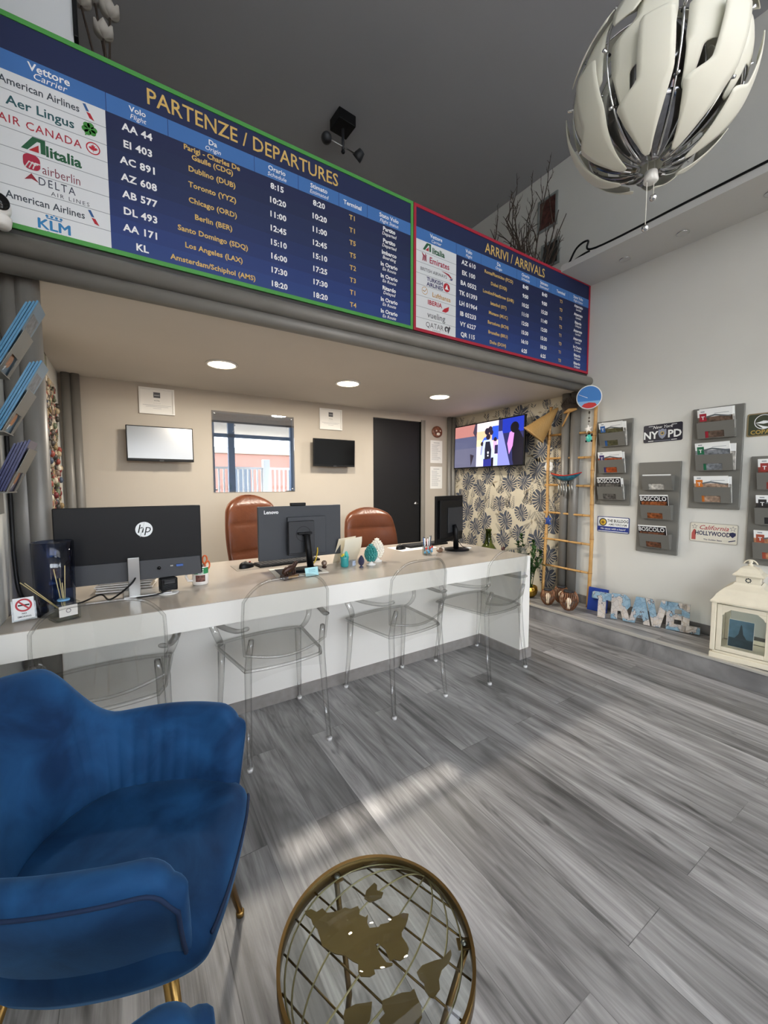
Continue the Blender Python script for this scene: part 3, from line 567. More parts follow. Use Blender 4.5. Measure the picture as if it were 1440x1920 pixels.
# ------------------------------------------------------------------ reception desk
def clear(name, tint, edge, refl=.5, edge_pow=.1, rough=.02):
    """clear moulded plastic or glass: see-through face on, tinted where the wall of it is seen edge on, with a Fresnel gloss"""
    if name in MATS: return MATS[name]
    M = bpy.data.materials.new(name); M.use_nodes = True; t = M.node_tree; t.nodes.remove(t.nodes['Principled BSDF']); N = t.nodes.new; L = t.links.new
    lw = N('ShaderNodeLayerWeight'); lw.inputs['Blend'].default_value = edge_pow
    mx = N('ShaderNodeMix'); mx.data_type = 'RGBA'; mx.inputs[6].default_value = lin(tint); mx.inputs[7].default_value = lin(edge); L(lw.outputs['Facing'], mx.inputs[0])
    tr = N('ShaderNodeBsdfTransparent'); L(mx.outputs[2], tr.inputs[0]); gl = N('ShaderNodeBsdfGlossy'); gl.inputs['Roughness'].default_value = rough
    l2 = N('ShaderNodeLayerWeight'); l2.inputs['Blend'].default_value = .5; pw = N('ShaderNodeMath'); pw.operation = 'POWER'; pw.inputs[1].default_value = 4.5; L(l2.outputs['Facing'], pw.inputs[0])
    ml = N('ShaderNodeMath'); ml.operation = 'MULTIPLY_ADD'; ml.inputs[1].default_value = refl*.8; ml.inputs[2].default_value = refl*.045; L(pw.outputs[0], ml.inputs[0])
    ms = N('ShaderNodeMixShader'); L(ml.outputs[0], ms.inputs[0]); L(tr.outputs[0], ms.inputs[1]); L(gl.outputs[0], ms.inputs[2]); L(ms.outputs[0], t.nodes['Material Output'].inputs[0])
    MATS[name] = M; return M
m_rim = clear('clear_polycarbonate_edge', '#fafaf9', '#403f3b', 1.6, .115); m_glass = clear('clear_pane', '#fbfdfc', '#b8c4c0'); m_acry = clear('clear_polycarbonate', '#fcfcfb', '#77746e', .9, .05); m_blueg = clear('dark_blue_glass', '#b4c2dc', '#0b1226', .9); m_grng = clear('dark_green_glass', '#b4c08a', '#141d08', .9)
t = thing('reception_desk', 'long white reception desk with a grey beige top and an overhanging front', 'desk', (1.05, 2.4, 0))
b = MB(); b.bx(WX+.002, 2.51, 1.905, 2.91, .662, DESK-.003, m_lacq); b.build('apron', t, world=True)
b = MB(); b.bx(WX+.002, 2.508, 1.907, 2.908, DESK-.003, DESK, m_top); b.build('worktop', t, world=True)
b = MB(); b.bx(-.275, 2.41, 2.30, 2.325, 0, .662, m_lacq); b.bx(WX+.002, -.275, 2.385, 2.405, 0, .662, m_lacq); b.build('front_panel', t, world=True)
b = MB(); b.bx(2.41, 2.51, 1.905, 2.91, 0, .662, m_lacq); b.build('end_panel', t, world=True)
b = MB(); b.bx(-.275, 2.395, 2.285, 2.30, 0, .07, m_skirt); b.bx(2.395, 2.41, 1.905, 2.30, 0, .07, m_skirt); b.bx(2.395, 2.525, 1.89, 1.905, 0, .07, m_skirt); b.bx(2.51, 2.525, 1.905, 2.91, 0, .07, m_skirt); b.build('skirting', t, world=True)

# ------------------------------------------------------------------ screens on the desk
def cable(name, label, pts, r=.004, m=None, cat='cable'):
    b = MB(); b.tube(smooth_path(pts, 6), r, m or m_black, 8); return tag(b.build(name), label, cat)
t = thing('desk_monitor', 'wide black monitor seen from behind with a round white badge, beside the blue vase', 'monitor', (.02, 2.25, DESK))
b = MB(); b.box((0, 0, .268), (.592, .016, .316), m_black, .004); b.box((0, .008, .247), (.596, .008, .352), m_gloss, .002); b.build('casing', t)
b = MB(); b.add([(-.29, -.026, .075), (.29, -.026, .075), (.285, -.014, .165), (-.285, -.014, .165), (-.29, 0, .075), (.29, 0, .075), (.285, 0, .17), (-.285, 0, .17)], [(0, 1, 2, 3), (3, 2, 6, 7), (1, 5, 6, 2), (0, 3, 7, 4), (0, 4, 5, 1)], m_dark); b.build('lower_housing', t)
lg = MB(FRONT(.045, -.0085, .315)); lg.disc(.036, wht, 0, n=40); lg.text('hp', -.001, .005, .058, m_black, bold=-.002, shear=.22); lg.tube([(-.0175, -.036, .0013), (.0035, .036, .0013)], .0012, wht, 4); lg.build('badge', t)
b = MB(); b.box((-.005, -.055, .095), (.048, .012, .19), m_steel, .003); b.box((-.005, -.035, .165), (.048, .04, .02), m_steel, .002); b.build('stand', t)
b = MB(); b.box((.05, .005, .005), (.2, .15, .01), mat('satin_silver', '#c9c9c7', .25, .6), .003); b.build('stand_base', t)
b = MB(); b.tube([(.1, -.028, .125), (.1, -.034, .125)], .008, m_gloss, 14); b.box((.155, -.027, .13), (.012, .006, .006), m_steel); b.box((.19, -.03, .13), (.03, .012, .01), mat('blue_plug', '#3f63a8', .4)); b.build('ports', t)

t = thing('desk_monitor', 'dark grey all in one computer on a slanted post, white lettering at its corner', 'monitor', (.933, 2.44, DESK))
mg = mat('charcoal_plastic', '#3a3d42', .5)
b = MB(); b.box((0, 0, .228), (.55, .022, .332), mg, .004); b.box((0, .012, .228), (.546, .004, .328), m_gloss); b.build('casing', t)
b = MB(); b.box((.028, -.022, .205), (.255, .024, .24), mg, .004); b.build('back_housing', t)
b = MB(); b.box((-.02, -.048, .2), (.17, .03, .2), m_dark, .004); b.ring(.045, .048, m_black, 0, FRONT(-.01, -.0635, .22)); b.build('mount_block', t)
lg = MB(FRONT(-.195, -.0118, .36)); lg.text('Lenovo', 0, 0, .03, wht, bold=.03); lg.build('lettering', t)
b = MB(); b.box((-.02, .0, .403), (.1, .025, .02), m_black, .004); b.build('webcam', t)
b = MB(); b.tube([(-.005, -.066, .215), (.005, -.085, .21), (.015, -.11, .012)], [.014, .017, .019], m_black, 14, flat=(1, 1.2)); b.box((-.005, -.078, .225), (.09, .02, .014), m_black, .004); b.build('post', t)
b = MB(); b.box((-.03, -.115, .0117), (.15, .1, .012), m_black, .004); b.build('stand_base', t)
cable('yellow_cable', 'short yellow cable dropping behind the slanted monitor post', [(1.03, 2.415, .90), (1.02, 2.39, .86), (.98, 2.36, .80), (.92, 2.385, .776)], .004, mat('yellow_rubber', '#d8b936', .5))

P0, P1 = V((2.0, 2.375, 0)), V((2.395, 2.505, 0)); dr_ = math.atan2(P1.y-P0.y, P1.x-P0.x)
t = thing('desk_monitor', 'black monitor turned sideways at the end of the desk before the leaf wallpaper', 'monitor', ((P0.x+P1.x)/2, (P0.y+P1.y)/2, DESK), dr_)
b = MB(); b.box((0, .01, .25), (.42, .018, .37), m_black, .004); b.box((0, -.008, .25), (.36, .02, .3), m_black, .006); b.build('casing', t)
b = MB(); b.box((.05, -.02, .24), (.24, .008, .2), m_dark, .003); b.build('back_plate', t)
b = MB(); b.tube([(.01, -.03, .2), (.01, -.045, .16), (.01, -.05, .012)], [.018, .022, .022], m_black, 14); b.build('post', t)
b = MB(); b.lathe([(.105, 0), (.105, .006), (.08, .012), (0, .013)], m_black, 36, TR(.01, -.05, 0)); b.build('stand_base', t)
cable('monitor_cable', 'black cable looping from the sideways monitor to the desk grommet', [(2.28, 2.46, .86), (2.30, 2.42, .80), (2.33, 2.42, .78), (2.36, 2.41, .773)], .003)
b = MB(); b.lathe([(.028, 0), (.03, .003), (.026, .006), (0, .006)], m_white, 24, TR(2.36, 2.40, DESK)); tag(b.build('cable_grommet'), 'round white cable grommet at the right end of the desk top', 'grommet')

def keyboard(x, y, rz, label):
    t = thing('keyboard', label, 'keyboard', (x, y, DESK), rz)
    b = MB(); b.box((0, 0, .007), (.43, .13, .014), m_black, .003); b.build('tray', t)
    b = MB()
    for r in range(5):
        for c in range(15): b.box((-.196+c*.028, -.046+r*.023, .016), (.023, .019, .006), m_dark)
    b.build('keys', t); return t
keyboard(.90, 2.62, R(6), 'black keyboard lying behind the slanted monitor'); keyboard(2.16, 2.72, R(3), 'black keyboard lying by the far mouse near the pen cup')
def mouse(x, y, rz, label, red_=False):
    t = thing('computer_mouse', label, 'mouse', (x, y, DESK), rz)
    b = MB()
    b.grid(lambda u, v: V((.031*math.cos(2*PI*u)*math.sin(PI/2*v)**.8, .055*math.sin(2*PI*u)*math.sin(PI/2*v)**.8, .036*math.cos(PI/2*v)**.7*(1-.15*math.sin(2*PI*u)))), 24, 8, m_black, cu=True); b.build('shell', t)
    b = MB(); b.box((0, .028, .031), (.006, .016, .008), mat('red_wheel', '#a5322c', .4) if red_ else m_dark, .002); b.build('wheel', t)
    return t
b = MB(); b.box((.66, 2.62, DESK+.0012), (.22, .19, .0024), mat('grey_mat', '#8d857b', .6)); tag(b.build('mouse_pad'), 'thin grey mouse pad under the mouse in front of the tall leather chair', 'mouse pad')
mouse(.625, 2.60, R(-60), 'dark mouse with a red wheel on the thin grey pad', True).location.z += .0024
mouse(1.865, 2.66, R(-70), 'glossy black mouse before the lower leather chair')

# ------------------------------------------------------------------ things on the desk, from the wall end onwards
t = thing('glass_vase', 'tall cylinder vase of dark blue glass on the desk by the wall', 'vase', (-.262, 2.10, DESK))
b = MB(); b.lathe([(0, .0), (.063, .0), (.066, .008), (.068, .15), (.07, .298), (.067, .30), (.063, .292), (.061, .15), (.059, .02), (0, .018)], m_blueg, 40); b.build('body', t)
t = thing('reed_diffuser', 'square clear glass reed diffuser with thin straw sticks', 'diffuser', (-.225, 1.995, DESK), R(24))
b = MB(); b.box((0, 0, .036), (.085, .085, .072), m_glass, .006); b.lathe([(.018, .072), (.017, .088), (.013, .088), (.013, .072)], m_glass, 20); b.build('bottle', t)
b = MB(); b.box((0, 0, .018), (.072, .072, .026), clear('pale_oil', '#efeedd', '#c9c6a8')); b.build('oil', t)
b = MB(); b.lathe([(.019, .074), (.021, .077), (.019, .081)], mat('blue_ribbon', '#6fa4cf', .4), 20); b.build('ribbon', t)
b = MB(FRONT(0, -.0432, .038)); b.quad(.0-.03, -.018, .03, .024, m_paper); b.ring(.006, .0085, ink('#77757a'), .0005, c=(0, .004), n=20); b.build('label_card', t)
for i, (ax, ay, l) in enumerate(((-.125, .01, .17), (-.118, -.012, .17), (-.02, .02, .20), (.0, .03, .16), (.014, .012, .21), (-.008, -.02, .15))):
    b = MB(); b.tube([(-.004+.002*i, .004*(i % 3), .03), (ax, ay, l)], .0016, mat('reed_straw', '#b9ab7c', .6), 6); b.build('reed', t)
t = thing('no_smoking_sign', 'small tilted acrylic no smoking sign at the wall end of the desk', 'sign', (-.352, 2.045, DESK), R(14))
M = TR(0, 0, .004, 0, R(-14))
b = MB(M); b.box((0, 0, .046), (.075, .004, .09), m_glass, .001); b.box((0, .028, .001), (.075, .06, .003), m_glass); b.build('stand', t)
b = MB(M @ FRONT(0, -.0026, .047)); b.quad(-.031, -.041, .031, .041, wht); rd = ink('#c0353f'); b.ring(.019, .025, rd, .0006, c=(0, .012))
b.box((0, .012, .0004), (.034, .0055, .0002), m_black); b.add([(-.018, .027, .0010), (-.014, .031, .0010), (.018, -.003, .0010), (.014, -.007, .0010)], [(0, 3, 2, 1)], rd)
b.text('NO', 0, -.020, .009, m_black, .0006, bold=.02); b.text('SMOKING', 0, -.032, .009, m_black, .0006, bold=.02); b.build('card', t)
cable('wall_cable', 'thick black cable running down the wall behind the blue vase', [(WX+.012, 2.26, 1.62), (WX+.012, 2.25, 1.2), (WX+.018, 2.22, .98), (-.385, 2.20, .84), (-.34, 2.24, .785), (-.28, 2.26, .776)], .008)
cable('power_lead', 'black power lead snaking over the desk behind the diffuser', [(-.36, 2.12, .776), (-.30, 2.2, .79), (-.2, 2.2, .776), (-.12, 2.26, .79), (-.08, 2.19, .778), (0, 2.17, .84), (.03, 2.215, .88)], .004)
cable('power_lead', 'black lead beside the metal stand foot of the badge monitor', [(.02, 2.17, .775), (.09, 2.165, .778), (.14, 2.18, .785), (.17, 2.20, .80)], .003)
t = thing('newspaper_stack', 'untidy stack of folded papers under the wide badge monitor', 'papers', (-.01, 2.425, DESK), R(-6))
rr = random.Random(3)
for i in range(5):
    b = MB(TR(rr.uniform(-.01, .01), rr.uniform(-.01, .01), .006+i*.011, rr.uniform(-.12, .12))); b.grid(lambda u, v: V(((u-.5)*.24, (v-.5)*.17, .004*math.sin(u*9+i)*math.sin(v*7+i*2)+.004)), 12, 8, mat('newsprint_%d' % (i % 2), ('#ded6c8', '#cdc4b4')[i % 2], .8, var=.3, vscale=40)); b.box((0, 0, 0), (.24, .17, .006), m_paper); b.build('paper', t)
t = thing('webcam_stand', 'small black gadget wrapped in its cable on a white disc, under the monitor corner', 'gadget', (.155, 2.20, DESK), R(10))
b = MB(); b.lathe([(.045, 0), (.047, .003), (.043, .006), (0, .006)], m_white, 28); b.build('base', t)
b = MB(); b.box((0, 0, .048), (.075, .05, .06), m_black, .006); b.box((0, -.026, .06), (.05, .006, .02), m_gloss, .002); b.build('body', t)
b = MB()
for i in range(4): b.tube([(.04*math.cos(a), .032*math.sin(a), .02+i*.008+.003*math.sin(a*3)) for a in [2*PI*k_/20 for k_ in range(20)]], .0022, m_dark, 6, closed=True)
b.build('wound_cable', t)
t = thing('mug', 'white and green photo mug holding scissors at the monitor edge', 'mug', (.315, 2.31, DESK))
mk = mat('glazed_white', '#ece9e4', .15)
b = MB(); b.lathe([(0, .004), (.036, .0), (.04, .006), (.04, .094), (.037, .096), (.035, .09), (.035, .01), (0, .01)], mk, 32)
b.grid(lambda u, v: V((.0404*math.cos(-2.6+2.2*u), .0404*math.sin(-2.6+2.2*u), .06+.032*v)), 14, 2, ink('#2f8a55')); b.grid(lambda u, v: V((.0405*math.cos(-2.3+1.2*u), .0405*math.sin(-2.3+1.2*u), .02+.035*v)), 10, 2, mat('photo_print', '#7d5148', .4, var=.8, vscale=90))
b.text('LE', 0, 0, .03, wht, 0, bold=.03, M=FRONT(-.004, -.0412, .075)); b.build('body', t)
b = MB(); b.tube([(-.036, -.005, .078), (-.062, -.007, .074), (-.07, -.008, .05), (-.06, -.007, .026), (-.037, -.005, .024)], .006, mk, 10); b.build('handle', t)
t = thing('scissors', 'orange handled scissors standing in the photo mug', 'scissors', (.32, 2.315, DESK+.03))
b = MB(); b.tube([(-.01, 0, 0), (.012, 0, .075)], .004, m_steel, 6); b.build('blade', t)
orange = mat('orange_plastic', '#cf5d27', .4)
for s_ in (0, 1):
    b = MB(frame((.02+.012*s_, .0, .098-.03*s_), (1, .2, 0), (0, 0, 1))); b.tube([(.012*math.cos(a), .022*math.sin(a), 0) for a in [2*PI*k_/20 for k_ in range(20)]], .004, orange, 8, closed=True); b.build('handle', t)
t = thing('pen', 'grey pen standing in the photo mug', 'pen', (.305, 2.31, DESK+.02)); b = MB(); b.tube([(0, 0, 0), (-.004, .0, .12)], .004, mat('slate_plastic', '#55707f', .4), 8); b.build('barrel', t)

t = thing('desk_tray', 'flat dark desk mat with a white border under the slanted post', 'desk mat', (.865, 2.325, DESK), R(-6))
b = MB(); b.box((0, 0, .002), (.31, .235, .004), mat('cream_card', '#e4dfd3', .5)); b.build('border', t); b = MB(); b.box((0, 0, .0045), (.25, .18, .002), m_dark); b.build('mat', t)
bpy.data.objects[t.name].location.z = DESK
t = thing('figurine', 'dark brown animal figurine on a plinth with a brass plaque', 'figurine', (.755, 2.165, DESK), R(12))
br = mat('dark_bronze', '#3a241b', .35, .3); b = MB(); b.box((0, 0, .012), (.1, .04, .024), br, .003); b.build('plinth', t)
b = MB(); b.tube(smooth_path([(-.038, 0, .03), (-.03, 0, .045), (-.005, 0, .058), (.022, 0, .066), (.038, 0, .082)], 5), [.010, .011, .012, .013, .014, .015, .016, .017, .0175, .018, .018, .018, .0175, .017, .016, .015, .014, .0135, .013, .012, .011], br, 12); b.ball((.04, 0, .084), (.014, .011, .012), br)
for x in (-.03, -.018, .018, .03): b.tube([(x, -.008, .02), (x, -.006, .05)], .006, br, 8)
b.build('animal', t)
b = MB(FRONT(.012, -.0205, .012)); b.quad(-.032, -.008, .032, .008, m_brass); b.build('plaque', t)
t = thing('clay_duck', 'tiny orange ornament just behind the brown figurine', 'ornament', (.80, 2.30, DESK+.006)); b = MB(); b.ball((0, 0, .012), (.014, .012, .012), mat('amber_glaze', '#c98a3b', .3)); b.ball((0, 0, .027), .008, mat('amber_glaze', '#c98a3b', .3)); b.build('body', t)
t = thing('card_holder', 'tilted pale cyan card in a clear stand at the front of the desk', 'card', (.885, 2.15, DESK), R(4))
b = MB(TR(0, 0, 0, 0, R(-16))); b.box((0, 0, .027), (.082, .003, .05), mat('cyan_card', '#a8dbe2', .4), .001)
for z in (.040, .034, .026): b.quad(-.02, z-.001, .022, z+.001, ink('#5f9aa8'), .0018, FRONT(0, 0, 0))
b.build('card', t); b = MB(); b.box((0, .012, .002), (.082, .04, .004), m_glass, .001); b.build('stand', t)
t = thing('snow_globe', 'tiny glass ball souvenir on a brown foot near the slanted post', 'souvenir', (1.04, 2.33, DESK)); b = MB(); b.lathe([(.014, 0), (.015, .01), (.009, .014)], br, 16); b.build('foot', t); b = MB(); b.ball((0, 0, .03), .018, mat('smoky_glass_ball', '#7f6a5c', .05, coat=1)); b.build('globe', t)
t = thing('calendar_stand', 'large bent cream card standing behind the teal ornaments', 'card', (1.292, 2.385, DESK), R(24))
b = MB(); b.grid(lambda u, v: V(((v-.5)*.2*(1-.06*u*u), .06-.10*u+.05*u*u, .165*u**.9)), 14, 10, mat('cream_paper', '#e3ddcb', .45)); b.grid(lambda u, v: V(((v-.5)*.2*(1-.06*u*u), .063+.05*(1-u), .165*u)), 6, 6, mat('cream_paper', '#e3ddcb', .45)); b.build('sheet', t)
t = thing('ceramic_cup', 'teal ceramic cup with a tiny cactus and yellow flower', 'ornament', (1.165, 2.29, DESK))
teal = mat('teal_glaze', '#2f9a9c', .15, coat=.6); tl2 = mat('teal_glaze_light', '#4ab6b0', .2)
b = MB(); b.lathe([(0, 0), (.024, 0), (.027, .01), (.026, .05), (.029, .064), (.026, .066), (.023, .058), (0, .05)], teal, 24); b.build('cup', t)
b = MB(); b.ball((.012, 0, .08), (.011, .007, .02), tl2); b.ball((.022, 0, .07), (.006, .005, .012), tl2); b.ball((-.004, 0, .07), (.007, .006, .014), tl2); b.build('cactus', t)
b = MB(); b.ball((-.012, -.004, .078), .009, mat('yellow_glaze', '#d9c545', .3)); b.ball((-.02, 0, .07), .007, mat('yellow_glaze', '#d9c545', .3)); b.build('flower', t)
t = thing('photo_cube', 'small pale blue and white photo cube before the teal cup', 'ornament', (1.203, 2.255, DESK), R(14)); b = MB(); b.box((0, 0, .024), (.036, .028, .044), clear('acrylic_block', '#eef3fb', '#a9bbd6', .9), .003); b.build('block', t); b = MB(FRONT(0, -.0145, .026)); b.quad(-.013, -.015, .013, .015, mat('pale_print', '#b9c7df', .4, var=.4, vscale=120)); b.build('print', t)
def pinecone(x, y, hgt, rad, m, foot, label):
    """ceramic pine cone: spirals of overlapping scales on a turned foot"""
    t = thing('ceramic_pinecone', label, 'ornament', (x, y, DESK)); f = hgt*.2
    b = MB(); b.lathe([(0, 0), (rad*.72, 0), (rad*.75, f*.25), (rad*.4, f*.45), (rad*.3, f*.8), (rad*.5, f), (0, f)], foot, 24); b.build('foot', t)
    b = MB(); n = 9; H_ = hgt-f
    prf = lambda q: rad*(math.sin(PI*min(1, (q*.93+.07))**.8))**.75
    b.lathe([(max(0, prf(i/12)*.9) if 0 < i < 12 else 0, f+H_*i/12*.97) for i in range(13)], m, 20)
    for i in range(n):
        q = (i+.5)/n; r_ = prf(q)*.92; k_ = max(5, int(2*PI*r_/(rad*.42)))
        for j in range(k_):
            a = 2*PI*(j+.5*(i % 2))/k_; s_ = rad*.24
            b.ball((0, 0, 0), (s_*.62, s_*.9, s_*1.05), m, 8, 6, TR(r_*math.cos(a), r_*math.sin(a), f+H_*q, a, 0, R(25)))
    b.ball((0, 0, hgt-.002), (rad*.12, rad*.12, rad*.25), m, 8, 6); b.build('cone', t)
pinecone(1.245, 2.215, .075, .019, mat('navy_glaze', '#1d1f47', .12, coat=.8), mat('navy_glaze', '#1d1f47', .12, coat=.8), 'small navy blue ceramic pine cone at the front of the ornaments')
pinecone(1.335, 2.245, .135, .042, mat('deep_teal_glaze', '#1f8583', .14, coat=.8), mk, 'teal ceramic pine cone on a white and yellow foot')
pinecone(1.43, 2.325, .155, .047, mat('ivory_glaze', '#e9e4d8', .25), mk, 'ivory ceramic pine cone standing behind the teal one')
t = thing('pen_cup', 'white patterned pen cup at the far end of the desk', 'pen holder', (1.885, 2.345, DESK))
b = MB(); b.lathe([(0, 0), (.036, 0), (.037, .004), (.037, .075), (.034, .076), (.034, .008), (0, .008)], clear('frosted_cup', '#f2f4f4', '#b9c4c8', .8), 28)
for i in range(9):
    a = -2.7+i*.27; b.ball((.0375*math.cos(a), .0375*math.sin(a), .02+.045*((i*37) % 10)/10), (.008, .008, .009), ink(('#5fa3c9', '#d0453c', '#8fbfe0')[i % 3]), 8, 6)
b.build('cup', t)
for i in range(8):
    a = i*2.39; c_ = ('#e6e6ea', '#3d6fb3', '#c9cdd2', '#d35b6a', '#f0f0ee', '#27303f', '#7fb2d9', '#dadada')[i]
    p = thing('pen', ('white', 'blue', 'silver', 'pink', 'ivory', 'black', 'pale blue', 'light grey')[i]+' pen standing in the white patterned pen cup', 'pen', (1.885+.016*math.cos(a), 2.345+.016*math.sin(a), DESK+.009), 0, 'pens in the pen cup')
    b = MB(); b.tube([(0, 0, 0), (.012*math.cos(a), .012*math.sin(a), .105+.012*(i % 3))], .004, ink(c_), 8); b.build('barrel', p); b = MB(); b.tube([(.012*math.cos(a), .012*math.sin(a), .105+.012*(i % 3)), (.0125*math.cos(a), .0125*math.sin(a), .112+.012*(i % 3))], .0028, m_dark, 8); b.build('cap', p)
t = thing('shell_ornament', 'small brown and white shell ornament beside the pen cup', 'ornament', (2.03, 2.37, DESK)); b = MB(); b.ball((0, 0, .018), (.03, .02, .018), mat('cowrie', '#8a6a55', .25, var=.7, vscale=60)); b.ball((.035, .01, .022), (.02, .018, .022), mat('pale_shell', '#cdbfae', .4, var=.3, vscale=60)); b.ball((-.02, 0, .03), (.012, .012, .016), mat('pale_shell', '#cdbfae')); b.build('shell', t)
b = MB(); b.box((1.99, 2.67, DESK+.0008), (.36, .22, .0016), m_paper); tag(b.build('paper_sheet'), 'pale paper sheet under the far mouse and keyboard', 'paper')
for n_ in ('computer_mouse.001', 'keyboard.001'): bpy.data.objects[n_].location.z += .0016
# ------------------------------------------------------------------ wall screens, frames and notices on the back wall
def wall_screen(name, label, x0, x1, z0, z1, off, tilt, glossm, rz=0):
    w, h = x1-x0, z1-z0; t = thing(name, label, 'television', ((x0+x1)/2, NY-off, (z0+z1)/2), rz)
    T = TR(0, 0, 0, 0, tilt)
    b = MB(T); b.box((0, .012, 0), (w, .024, h), m_black, .004); b.box((0, .035, 0), (w*.6, .03, h*.5), m_black, .006); b.build('casing', t)
    b = MB(T); b.quad(-w/2+.008, -h/2+.022, w/2-.008, h/2-.008, glossm, .0005, FRONT(0, -.0005, 0)); b.build('screen', t)
    b = MB(T); b.box((0, -.001, -h/2+.004), (.035, .006, .014), m_dark, .002); b.build('sensor', t)
    b = MB(); b.bx(-.06, .06, .04, off-.001, -.06, .06, m_dark); b.build('bracket', t)
    return t
s1, s2 = mat('pale_reflecting_screen', '#0a0a0b', .3, ior=3.2), mat('black_screen', '#030304', .12)
wall_screen('wall_television', 'wall screen mirroring pale daylight, nearest the pipe corner', .015, .525, 1.50, 1.80, .10, R(-4), s1)
wall_screen('wall_television', 'small black wall screen between the niche and the door', 1.68, 2.175, 1.49, 1.785, .10, R(2), s2)
def certificate(x0, x1, z0, z1, label):
    w, h = x1-x0, z1-z0; t = thing('certificate_frame', label, 'framed certificate', ((x0+x1)/2, NY, (z0+z1)/2))
    b = MB(FRONT(0, -.001, 0)); e = .014
    for a in ((-w/2, w/2, h/2-e, h/2), (-w/2, w/2, -h/2, -h/2+e), (-w/2, -w/2+e, -h/2+e, h/2-e), (w/2-e, w/2, -h/2+e, h/2-e)): b.bx(*a, 0, .016, mat('white_frame', '#e4e2dd', .4))
    b.build('frame', t)
    b = MB(FRONT(0, -.001, 0)); b.quad(-w/2+e, -h/2+e, w/2-e, h/2-e, m_paper, .006); g_ = ink('#55565a'); gl_ = ink('#a3a4a8'); b.quad(-.026, h*.13, .026, h*.34, g_, .007)
    b.text('award', 0, h*.235, .016, wht, .0075); b.text('HOTEL', 0, .005, .014, g_, .007); b.text('* * * * *', 0, -.02, .016, gl_, .007)
    for q, ww in ((-.036, .2), (-.048, .16), (-.062, .06)): b.quad(-ww*w*2, q-.0012, ww*w*2, q+.0012, gl_, .007)
    b.build('certificate', t)
certificate(.122, .395, 1.915, 2.14, 'white framed certificate above the pale wall screen'); certificate(1.793, 2.062, 1.897, 2.122, 'white framed certificate above the small black wall screen')
for z0, z1, lb in ((1.572, 1.865, 'upper printed notice on the wall beside the black door'), (1.238, 1.525, 'lower printed notice on the wall beside the black door')):
    b = MB(FRONT(3.44, NY, (z0+z1)/2)); h = z1-z0; b.box((0, 0, .0015), (.2, h, .003), m_paper); g_ = ink('#9a9a9c'); rr = random.Random(int(z0*100))
    b.quad(-.05, h/2-.035, .05, h/2-.028, g_, .0032)
    for i in range(13): b.quad(-.08, h/2-.06-i*.016, -.08+rr.uniform(.09, .16), h/2-.056-i*.016, g_, .0032)
    tag(b.build('wall_notice'), lb, 'notice')
t = thing('wall_mask', 'small brown and white painted mask above the two notices', 'ornament', (3.44, NY-.002, 1.975))
b = MB(FRONT(0, 0, 0)); b.ball((0, 0, .012), (.085, .075, .03), mat('painted_mask', '#8e5a45', .4, var=.9, vscale=40), 20, 12)
for s_ in (-1, 1): b.ball((s_*.03, .01, .036), (.013, .01, .008), ink('#e9e2d6'), 10, 6)
b.ball((0, -.03, .036), (.03, .02, .012), ink('#e5dbcd'), 12, 8); b.build('face', t)
# the niche's keepsakes behind its pane
for i, (x, c_, h) in enumerate(((.80, '#3c4a57', .10), (.86, '#6f8a8f', .07), (1.40, '#7a4a2c', .06), (1.33, '#4a3a30', .05))):
    t = thing('niche_keepsake', ('slate blue bottle', 'grey green jar', 'rust brown pebble dish', 'dark brown pebble dish')[i]+' standing inside the glazed wall niche', 'keepsake', (x, NY+.08, NZ0+.012)); b = MB()
    if i < 2: b.lathe([(.026, 0), (.028, h*.5), (.02, h*.75), (.01, h*.85), (.01, h), (0, h)], mat('keepsake_%d' % i, c_, .3), 18)
    else: b.lathe([(0, 0), (.03, 0), (.045, h*.5), (.04, h*.5), (0, h*.3)], mat('keepsake_%d' % i, c_, .5), 18); [b.ball((.02*math.cos(k_), .02*math.sin(k_), h*.5), .014, mat('keepsake_%d' % i), 8, 6) for k_ in range(6)]
    b.build('body', t)

# television on the leaf wallpaper, showing a crowd at an airport
TY, TZ, tw, th = 3.39, 1.765, 1.16, .545
t = thing('television', 'television on the leaf wallpaper showing a traveller with a backpack', 'television', (EX-.12, 3.40, 1.765), 0)
T = Matrix.Translation((EX-.12, 3.40, 1.765)) @ frame((0, 0, 0), (-.06, -1, 0), (0.03, 0, 1)).to_3x3().to_4x4()
b = MB(T); b.box((0, 0, -.012), (tw, th, .022), m_black, .004); b.box((0, -.05, -.04), (.6, .3, .04), m_black, .006); b.build('casing', t, world=True)
def scr(c): return mat('screen_'+c[1:], '#050505', .2, emit=c, es=.85)
b = MB(T); ww, hh = tw/2-.014, th/2-.014; A = -ww*.10-.09; B_ = ww*.42-.03
b.M = T @ Matrix.Translation((0, 0, .0005))
A, B_ = -.155, .20
b.quad(-ww, -hh, A, hh, scr('#4d506b'), 0); b.quad(-ww, hh*.45, A, hh, scr('#a8706a'), .0004); b.quad(-ww, -hh, A, -hh*.1, scr('#5a5a70'), .0003); b.poly([(-.25, -hh+.01), (-.2, -hh+.14), (-.27, -hh+.16)], scr('#2b2430'), .0008); b.poly([(-.19, hh), (-.225, hh-.1), (-.17, hh-.17), (A, hh-.1), (A, hh)], scr('#3e3445'), .0008)
